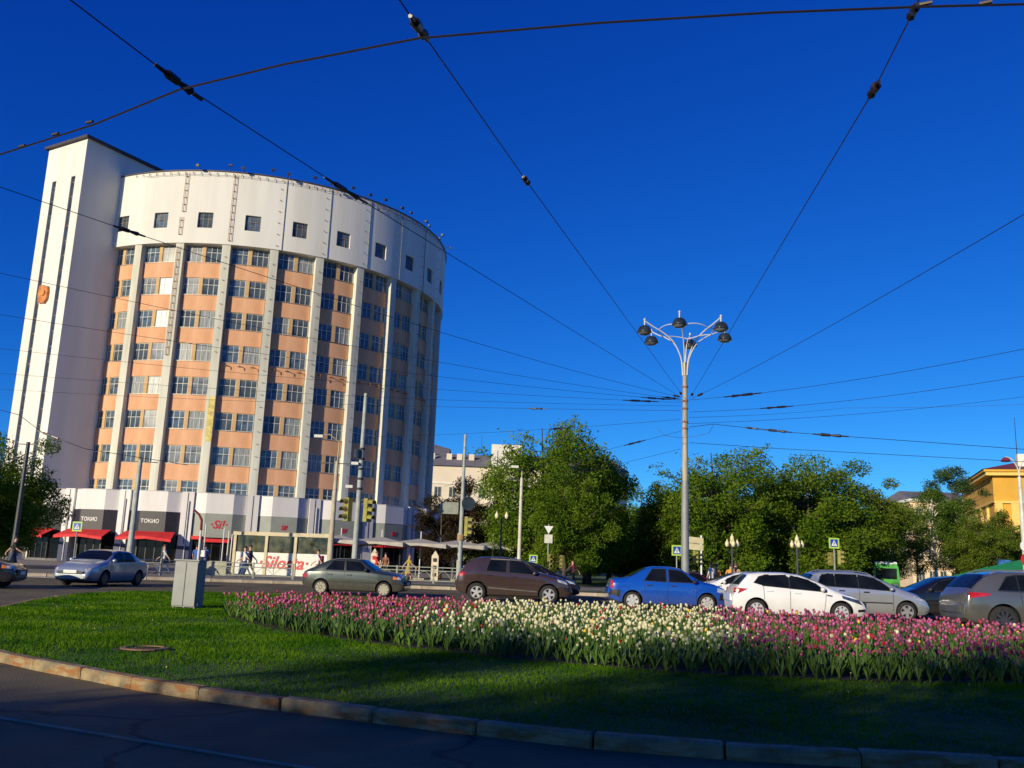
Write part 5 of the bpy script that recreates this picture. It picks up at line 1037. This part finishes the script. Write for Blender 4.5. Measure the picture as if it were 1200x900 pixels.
for i, (px, py, Y, k, lab) in enumerate(((575, 590, 92, 'A2', 'shaded tree behind the tan collar of the slim mast'), (650, 575, 95, 'A0', 'shaded tree in the second row behind the tallest tree'), (715, 590, 100, 'A1', 'shaded tree in the second row above the blue saloon tail'), (780, 585, 104, 'A2', 'shaded second row tree behind the yellow-green tree'), (850, 580, 100, 'A0', 'shaded second row tree behind the left cream lantern'), (915, 580, 103, 'A1', 'shaded second row tree between the cream lanterns'), (975, 585, 106, 'A2', 'shaded second row tree behind the right crossing sign'), (1020, 605, 112, 'A0', 'shaded second row tree left of the green minibus'), (690, 610, 82, 'A2', 'low shaded tree above the dark path'), (745, 610, 80, 'A1', 'low shaded tree left of the lamp post foot'), (1160, 610, 112, 'A1', 'shaded tree behind the blue advertising panel'))):
    tree(k, px, py, Y, lab, wide=1.45, group=G)
tree('A1', 6, 500, 56, 'dark leafy tree at the left edge before the tower', 'street_tree', 1.0)
tree('A0', -4, 545, 60, 'low dense tree at the left edge under the tower', 'street_tree', 1.45)
tree('A2', -38, 520, 52, 'second tree mostly beyond the left edge', 'street_tree', 1.0)
# trees behind the viewer whose shade falls on the near kerb and lawn
for i, (X, Y, H, k, wd_, lab) in enumerate(((-17.4, -14, 8.9, 'A0', 1.1, 'first from the left in the near row'), (-13.0, -14.5, 9.4, 'A1', 1.1, 'second from the left in the near row'), (-8.6, -14, 9.3, 'E', 1.15, 'third from the left in the near row'), (-4.2, -14.4, 9.4, 'A1', 1.1, 'fourth from the left in the near row'), (.4, -14, 9.3, 'A0', 1.1, 'fifth from the left in the near row'), (-20.8, -19, 10.2, 'A1', 1.0, 'first from the left in the back row'), (-16.5, -19.5, 10.6, 'A2', 1.2, 'second from the left in the back row'), (-11.8, -19, 10.5, 'A0', 1.2, 'third from the left in the back row'), (-7, -19.4, 10.6, 'A1', 1.2, 'fourth from the left in the back row'))):
    tree(k, 0, 0, Y, 'tree behind the viewer, '+lab, 'shade_tree', wd_*1.15, group='trees behind the viewer', X=X, H=H*1.04)
sp = Vector((-3.55, 9.4, 0))-Vector((math.sin(SUN_AZ), math.cos(SUN_AZ), 0))*-19
t = thing('street_pole', 'street pole behind the viewer whose thin shadow crosses the kerb', 'pole', (sp.x, sp.y, 0)); MB().cyl((0, 0, 0), (0, 0, 5.6), .07, .05, 10).build('shaft', m_pole, t); MB().cyl((0, 0, 0), (0, 0, .3), .12, n=10).build('base', m_pole, t)
# ================================================================== flower bed
BED = [(-5.9, 20.2), (-5.1, 18.4), (-4.0, 16.7), (-2.8, 15.3), (-1.2, 14.0), (1.3, 12.5), (3.5, 12.0), (6.0, 12.1), (8.5, 12.7), (11.5, 14.4), (14.2, 16.6), (14.6, 18.6), (12.6, 19.4), (9.4, 21.2), (6, 22.8), (3, 23.4), (0, 22.6), (-2.5, 22.4), (-4.8, 22.2)]
bed = spline(BED, 6, True); bedp = [(p[0], p[1]) for p in bed]
sheet('flower_bed_soil', bedp, .115, m_soil)
m_stem = mat('tulip_leaf', (.050, .125, .015), .55, var=.35, scale=1.5, col2=(.10, .19, .022)); 
TC = {'pink': mat('petal_pink', (.36, .04, .11), .5, var=.35, scale=3, col2=(.52, .12, .23)), 'white': mat('petal_cream', (.58, .55, .28), .5, var=.15, scale=3, col2=(.70, .68, .44)), 'red': mat('petal_red', (.38, .015, .02), .5, var=.3, scale=3), 'purple': mat('petal_purple', (.26, .045, .15), .5, var=.35, scale=3, col2=(.45, .12, .28)), 'yellow': mat('petal_yellow', (.75, .45, .03), .5)}
CI = list(TC)
def tulip_geo(seed, h=.39):
    b = MB(); rr = random.Random(seed); lx, ly = rr.uniform(-.04, .04), rr.uniform(-.04, .04)
    b.tube([(0, 0, 0), (lx*.4, ly*.4, h*.5), (lx, ly, h)], [.007, .006, .005], 4, 0)
    for k in range(4):
        a = k*1.7+rr.uniform(0, 1); d = Vector((math.cos(a), math.sin(a), 0)); e = Vector((-d.y, d.x, 0)); L = h*rr.uniform(.55, .85); o = rr.uniform(.05, .12)
        p0, p1, p2 = Vector((0, 0, .01)), d*o*.6+Vector((0, 0, L*.6)), d*o*1.5+Vector((0, 0, L)); w_ = rr.uniform(.022, .036)
        b.add([p0-e*.008, p0+e*.008, p1+e*w_+d*.012, p1-e*w_+d*.012, p1-d*.006, p2], [(0, 1, 2, 4), (0, 4, 3), (4, 2, 5), (3, 4, 5)], 0)
    R0 = rr.uniform(.021, .030); Hf = R0*2.1; n = 6; op = (.78, .82, .7, 1.05, .75, 1.15, .85, .7)[seed]; prof = [(.008, 0), (R0*.85, Hf*.22), (R0, Hf*.5), (R0*op, Hf*.82)]; vs = []
    for q, z in prof: vs += [(lx+q*math.cos(2*math.pi*(k+.5*0)/n)*(1.06 if k % 2 else .94), ly+q*math.sin(2*math.pi*k/n)*(1.06 if k % 2 else .94), h+z) for k in range(n)]
    vs += [(lx+R0*(op-.25)*math.cos(2*math.pi*k/n), ly+R0*(op-.25)*math.sin(2*math.pi*k/n), h+Hf*(1.05 if k % 2 else .92)) for k in range(n)]
    b.add(vs, [(i*n+k, i*n+(k+1) % n, (i+1)*n+(k+1) % n, (i+1)*n+k) for i in range(4) for k in range(n)], 1); return b
TG = [tulip_geo(s) for s in range(8)]
bl0, bl1 = gp(565, 706, .5), gp(395, 748, .5); br0, br1 = gp(828, 712, .5), gp(905, 785, .5)
def side(p, a, b): return (b.x-a.x)*(p[1]-a.y)-(b.y-a.y)*(p[0]-a.x)
rg = np.random.default_rng(5)
xs = rg.uniform(-6, 15, 26000); ys = rg.uniform(11.6, 24, 26000); ok = inside_np(xs, ys, bedp); xs, ys = xs[ok], ys[ok]
cell = {}; sel = []
for x, y in zip(xs, ys):                                # loose rows, no two plants on one spot
    dmin = .105; k = (int(x/dmin), int(y/dmin))
    if any((x-a)**2+(y-c)**2 < dmin**2 for i in (-1, 0, 1) for j in (-1, 0, 1) for a, c in cell.get((k[0]+i, k[1]+j), [])): continue
    cell.setdefault(k, []).append((x, y)); sel.append((x, y))
sL = side((bl0.x-3, bl0.y), bl0, bl1) > 0; sR = side((br0.x+3, br0.y), br0, br1) > 0
def colour(x, y):
    n_ = noise.noise((x*.7, y*.7, 0))*.5+rg.normal(0, .35); q = rg.random()
    if (side((x+n_, y), bl0, bl1) > 0) == sL: return 'pink' if q < .93 else 'red'
    if (side((x+n_, y), br0, br1) > 0) == sR:
        if y > 19.5 and x < 8: return 'purple' if q < .4 else 'pink' if q < .96 else 'yellow'
        return 'pink' if q < .62 else 'purple' if q < .90 else 'red' if q < .975 else 'yellow' if q < .981 else 'white'
    return 'white' if q < .965 else 'red' if q < .99 else 'yellow'
sel = [(x, y, colour(x, y), int(rg.integers(8)), float(rg.uniform(.58, 1.18)), float(rg.uniform(0, 6.28))) for x, y in sel]
order = sorted(range(len(sel)), key=lambda i: (sel[i][1]-.0*sel[i][0])+(0 if abs(sel[i][0]/sel[i][1]) < .56 else 99))
near = set(order[:300]); names = {'pink': ('pink tulip', 'pink tulip in the front rows of the flower bed'), 'white': ('cream tulip', 'cream white tulip in the front rows of the flower bed'), 'red': ('red tulip', 'deep red tulip among the front rows of the flower bed'), 'purple': ('purple tulip', 'purple tulip in the front rows at the right of the bed'), 'yellow': ('yellow tulip', 'yellow tulip in the front rows of the flower bed')}
me_t = {}
for i in near:
    x, y, c, k, s, a = sel[i]
    if (k, c) not in me_t: me_t[k, c] = TG[k].mesh('tulip', [m_stem, TC[c]])
    o = link('tulip', me_t[k, c], None, (x, y, .11), a); o.scale = (s, s, s); o.rotation_euler.x = random.gauss(0, .07); o.rotation_euler.y = random.gauss(0, .07); tag(o, names[c][1], 'tulip', names[c][0]+'s in the front rows')
VV, FF, MI = [], [], []; off = 0; arrs = []
for b in TG: arrs.append((np.array(b.v), b.f, b.m))
tri = []
for V_, f_, m_ in arrs:
    T, M_ = [], []
    for f, m in zip(f_, m_):
        for j in range(1, len(f)-1): T.append((f[0], f[j], f[j+1])); M_.append(m)
    tri.append((V_, np.array(T), np.array(M_)))
for i in range(len(sel)):
    if i in near: continue
    x, y, c, k, s, a = sel[i]; V_, T, M_ = tri[k]
    if rg.random() < .22: T, M_ = T[M_ == 0], M_[M_ == 0]
    ca, sa = math.cos(a)*s, math.sin(a)*s
    tx_, ty_ = rg.normal(0, .08, 2); P = np.stack([V_[:, 0]*ca-V_[:, 1]*sa+x+tx_*V_[:, 2]*s, V_[:, 0]*sa+V_[:, 1]*ca+y+ty_*V_[:, 2]*s, V_[:, 2]*s+.11], 1); VV.append(P); FF.append(T+off); MI.append(np.where(M_ == 1, 1+CI.index(c), 0)); off += len(P)
o = link('tulips', np_mesh('tulips', np.concatenate(VV), np.concatenate(FF), [m_stem]+[TC[c] for c in CI], np.concatenate(MI))); tag(o, 'dense pink and cream tulips filling the flower bed', 'tulips', kind='stuff')
# sparse taller plants at the back of the bed
# ================================================================== grass blades
def grass(name, n, xr, yr, fn, hm, wm, m, z0=.10):
    x = rg.uniform(*xr, n); u = rg.random(n); y = yr[0]*(yr[1]/yr[0])**u; ok = fn(x, y); x, y = x[ok], y[ok]; n = len(x)
    sc = np.clip(y/10, .8, 2.4); wear = .5+.5*np.sin(1.9*x+.7*y)*np.sin(1.4*y-.6*x+1)+.4*np.sin(.55*x+1.1)*np.cos(.7*y); h = hm*rg.uniform(.5, 1.3, n)*np.clip(sc, .8, 1.3)*np.clip(.55+.5*wear, .45, 1.25); wd_ = wm*sc*rg.uniform(.7, 1.3, n); a = rg.uniform(0, 6.28, n); lx, ly = rg.normal(0, .45, n)*h, rg.normal(0, .45, n)*h
    V = np.stack([np.stack([x-np.cos(a)*wd_, y-np.sin(a)*wd_, np.full(n, z0)], 1), np.stack([x+np.cos(a)*wd_, y+np.sin(a)*wd_, np.full(n, z0)], 1), np.stack([x+lx, y+ly, z0+h], 1)], 1).reshape(-1, 3)
    return tag(link(name, np_mesh(name, V, np.arange(3*n).reshape(-1, 3), [m])), 'short mown grass covering the traffic island', 'grass', kind='stuff')
m_blade = leaf_mat('grass_blade', (.035, .125, .004), (.12, .24, .010), .3)
patch = gp(168, 772)
def lawn_ok(x, y): return inside_np(x, y, lawn_edge) & ~inside_np(x, y, bedp) & (np.abs(x/y) < .62) & (((x-patch.x)/.42)**2+((y-patch.y)/.30)**2 > 1)
grass('grass', 640000, (-13, 18), (6.6, 33), lawn_ok, .046, .0058, m_blade)
b = MB(); b.add([(patch.x+.4*math.cos(t)*(1+.15*math.sin(3*t)), patch.y+.28*math.sin(t), .112) for t in np.linspace(0, 6.28, 20)[:-1]]+[(patch.x, patch.y, .15)], [(i, (i+1) % 19, 19) for i in range(19)]); tag(b.build('bare_patch', m_soil), kind='structure')
m_ring = mat('hatch_iron', (.22, .13, .07), .8, var=.3); b = MB(); b.lathe([(.30, .05), (.30, .065), (.24, .07), (.24, .055)], 24, 0, (patch.x, patch.y, .08)); tag(b.build('drain_ring', m_ring), 'rusty round drain ring sunk in a bare patch of the lawn', 'drain')

# a few dandelions in the lawn
b = MB(); rr = random.Random(9)
for i in range(70):
    x, y = rr.uniform(-11, 12), rr.uniform(8, 30)
    if not inside(x, y, lawn_edge) or inside(x, y, bedp): continue
    h = rr.uniform(.05, .13); b.tube([(x, y, .1), (x+.01, y, .1+h)], .003, 3, 0); b.lathe([(0, h+.1), (.011, h+.106), (.009, h+.114), (0, h+.116)], 6, 1, (x+.01, y, 0))
tag(b.build('dandelions', [m_stem, mat('dandelion_yellow', (.65, .55, .12), .7)]), 'scattered small dandelions in the lawn', 'flowers', kind='stuff')
# ================================================================== people
def person(label, X, Y, head, shirt, trousers, hair, H=1.72, stride=.0, arms=.15, z0=.12, bag=None, skirt=False, bend=0):
    """one skinned body; faces +X before turning by head"""
    s = H/1.75; sw = stride
    J = {'pel': (0, 0, .95), 'spi': (.01+bend*.1, 0, 1.12), 'che': (.02+bend*.3, 0, 1.34-bend*.06), 'nek': (.03+bend*.42, 0, 1.49-bend*.12), 'hd0': (.045+bend*.5, 0, 1.58-bend*.14), 'hd1': (.05+bend*.52, 0, 1.69-bend*.16)}
    E_ = [('pel', 'spi'), ('spi', 'che'), ('che', 'nek'), ('nek', 'hd0'), ('hd0', 'hd1')]
    rad = {'pel': (.15, .11), 'spi': (.135, .10), 'che': (.16, .11), 'nek': (.055, .055), 'hd0': (.078, .088), 'hd1': (.072, .085)}
    for sd, nm in ((1, 'L'), (-1, 'R')):
        f = sw*sd; g_ = -arms*sd if sw else arms*.3
        J.update({'sh'+nm: (.02+bend*.3, .19*sd, 1.42-bend*.08), 'el'+nm: (-.02+g_*.6+bend*.35, .235*sd, 1.14-bend*.1), 'wr'+nm: (.06+g_*1.5+bend*.5, .23*sd, .91+.04*abs(g_))})
        J.update({'hi'+nm: (0, .09*sd, .90), 'kn'+nm: (.03+f*.5, .10*sd, .50+.02*abs(f)), 'an'+nm: (f*.95-.02, .10*sd, .09+(.06 if f < 0 else 0)), 'to'+nm: (f*.95+.17, .11*sd, .045)})
        E_ += [('che', 'sh'+nm), ('sh'+nm, 'el'+nm), ('el'+nm, 'wr'+nm), ('pel', 'hi'+nm), ('hi'+nm, 'kn'+nm), ('kn'+nm, 'an'+nm), ('an'+nm, 'to'+nm)]
        rad.update({'sh'+nm: (.07, .07), 'el'+nm: (.045, .045), 'wr'+nm: (.03, .03), 'hi'+nm: (.10, .10), 'kn'+nm: (.062, .062), 'an'+nm: (.045, .045), 'to'+nm: (.04, .035)})
        w_ = Vector(J['wr'+nm])
        for k in range(5):
            a = (k-2)*.018; L = (.075, .10, .105, .098, .08)[k] if k else .06
            p1 = w_+Vector((a+(.02 if k == 0 else 0), -.01*sd, -.07)); p2 = p1+Vector((.012, -.012*sd, -L*.7))
            J['f%d%s' % (k, nm)] = tuple(p1); J['g%d%s' % (k, nm)] = tuple(p2); E_ += [('wr'+nm, 'f%d%s' % (k, nm)), ('f%d%s' % (k, nm), 'g%d%s' % (k, nm))]; rad['f%d%s' % (k, nm)] = (.011, .011); rad['g%d%s' % (k, nm)] = (.008, .008)
    names = list(J); me = bpy.data.meshes.new('body'); me.from_pydata([tuple(c*s for c in J[n]) for n in names], [(names.index(a), names.index(b)) for a, b in E_], [])
    bm = bmesh.new(); bm.from_mesh(me); lay = bm.verts.layers.skin.verify(); bm.verts.ensure_lookup_table()
    for i, n in enumerate(names): bm.verts[i][lay].radius = (rad[n][0]*s, rad[n][1]*s); bm.verts[i][lay].use_root = (n == 'pel')
    bm.to_mesh(me); bm.free()
    ob = bpy.data.objects.new('body', me); C.objects.link(ob); ob.modifiers.new('skin', 'SKIN').use_smooth_shade = True; ob.modifiers.new('sub', 'SUBSURF').levels = 1
    dg = bpy.context.evaluated_depsgraph_get(); m2 = bpy.data.meshes.new_from_object(ob.evaluated_get(dg)); bpy.data.objects.remove(ob)
    m2.name = 'body'; m2.materials.clear()
    for m in (m_skin, shirt, trousers, m_trim): m2.materials.append(m)
    for p in m2.polygons:
        c = p.center/s; z = c.z; side_ = abs(c.y) > .175
        if z > 1.475-bend*.12: i = 0
        elif side_ and z < 1.18 and z > .70: i = 0
        elif z > .93: i = 1
        elif z < .11: i = 3
        else: i = 0 if (skirt and z < .5) else 2
        p.material_index = i; p.use_smooth = True
    t = thing('person', label, 'person', (X, Y, z0), head, 'people around the square'); part('body', m2, t)
    hx, hz = J['hd1'][0]*s, J['hd1'][2]*s
    hb = bmesh.new(); bmesh.ops.create_uvsphere(hb, u_segments=10, v_segments=8, radius=.1*s); bmesh.ops.delete(hb, geom=[v for v in hb.verts if v.co.z < -.02*s and v.co.x > -.02*s], context='VERTS'); hm = bpy.data.meshes.new('hair'); hb.to_mesh(hm); hb.free(); hm.materials.append(hair); hm.polygons.foreach_set('use_smooth', [True]*len(hm.polygons)); o = part('hair', hm, t, (hx-.012, 0, hz+.015)); o.scale = (1.08, .92, 1.05)
    f = MB(); f.add([(hx+.085*s, -.012, hz-.04*s), (hx+.085*s, .012, hz-.04*s), (hx+.112*s, 0, hz-.045*s), (hx+.088*s, 0, hz+.0)], [(0, 2, 3), (2, 1, 3), (0, 1, 2)]); part('nose', f.mesh('nose', m_skin), t)
    for y in (-.03, .03): f = MB(); f.box(hx+.082*s, hx+.09*s, y-.01, y+.01, hz-.005, hz+.005); part('eye', f.mesh('eye', m_trim), t)
    if skirt: b = MB(); b.lathe([(.15*s, .98*s), (.19*s, .75*s), (.25*s, .48*s)], 12); part('skirt', b.mesh('skirt', trousers), t)
    if bag: b = MB(); b.box(-.30*s, -.12*s, -.15*s, .15*s, 1.0*s, 1.42*s); o = b.build('backpack', bag, t, bevel=.04)
    return t
def cl(name, c): return mat('cloth_'+name, c, .85, var=.15, scale=6)
hairD, hairB = mat('hair_dark', (.02, .015, .012), .6), mat('hair_brown', (.10, .05, .025), .6)
W_, N_, J_, K_ = cl('white', (.72, .70, .68)), cl('navy', (.03, .04, .10)), cl('jeans', (.06, .10, .20)), cl('black', (.02, .02, .022))
def P(px, Y): return at(px, 660, Y).x
person('person in white shirt and jeans walking left past the terrace', P(287, 52.5), 52.5, R(175), W_, J_, hairD, 1.70, .35, .35, bag=N_)
person('person in dark clothes walking beside the white-shirted walker', P(293, 53.2), 53.2, R(178), K_, K_, hairD, 1.78, -.38, .35)
person('person with red backpack in front of the white terrace panel', P(373, 53), 53, R(170), W_, cl('tan', (.35, .25, .15)), hairD, 1.68, .3, .3, bag=cl('wine', (.20, .02, .04)))
person('person in pale top and blue jeans behind the railing at left', P(192, 52), 52, R(185), cl('pale', (.55, .6, .55)), J_, hairB, 1.62, .4, .3)
person('person in blue by the restaurant door, left of two', P(229, 60), 60, R(90), cl('blue', (.05, .12, .38)), J_, hairD, 1.75, 0, .2)
person('person in blue with white bag by the restaurant door', P(239, 59.5), 59.5, R(80), cl('blue2', (.06, .16, .42)), J_, hairD, 1.78, .2, .2, bag=W_)
person('person in red shirt behind the dark hatchback', P(442, 57), 57, R(160), cl('red', (.5, .02, .02)), J_, hairB, 1.7, .25, .3)
person('person in brown standing under the parasols', P(452, 60), 60, R(250), cl('brown', (.22, .10, .06)), K_, hairD, 1.7, 0, .2)
person('person in yellow dress walking behind the grey-green railing', P(479, 58.5), 58.5, R(10), cl('mustard', (.42, .32, .05)), cl('mustard2', (.38, .26, .05)), hairB, 1.66, .25, .3, skirt=True)
person('person in red top walking on the shaded park path', P(672, 60), 60, R(200), cl('coral', (.55, .12, .10)), K_, hairD, 1.68, .3, .3)
person('person in white shirt and dark trousers waiting by the crossing', P(834, 48.5), 48.5, R(120), W_, K_, hairB, 1.74, 0, .2)
person('person in orange top beside the one in white shirt', P(840, 49), 49, R(110), cl('orange', (.60, .26, .06)), J_, hairB, 1.66, 0, .2)
person('person in orange shirt behind the white hatchback, left of two', P(856, 48), 48, R(60), cl('orange2', (.62, .28, .07)), J_, hairD, 1.7, .2, .2)
person('person in tan shirt behind the white hatchback, right of two', P(862, 48.6), 48.6, R(70), cl('ochre', (.58, .32, .12)), N_, hairB, 1.76, 0, .2)
person('dark-dressed person in the shade under the left tree', P(14, 48), 48, R(20), K_, N_, hairD, 1.74, .25, .3)
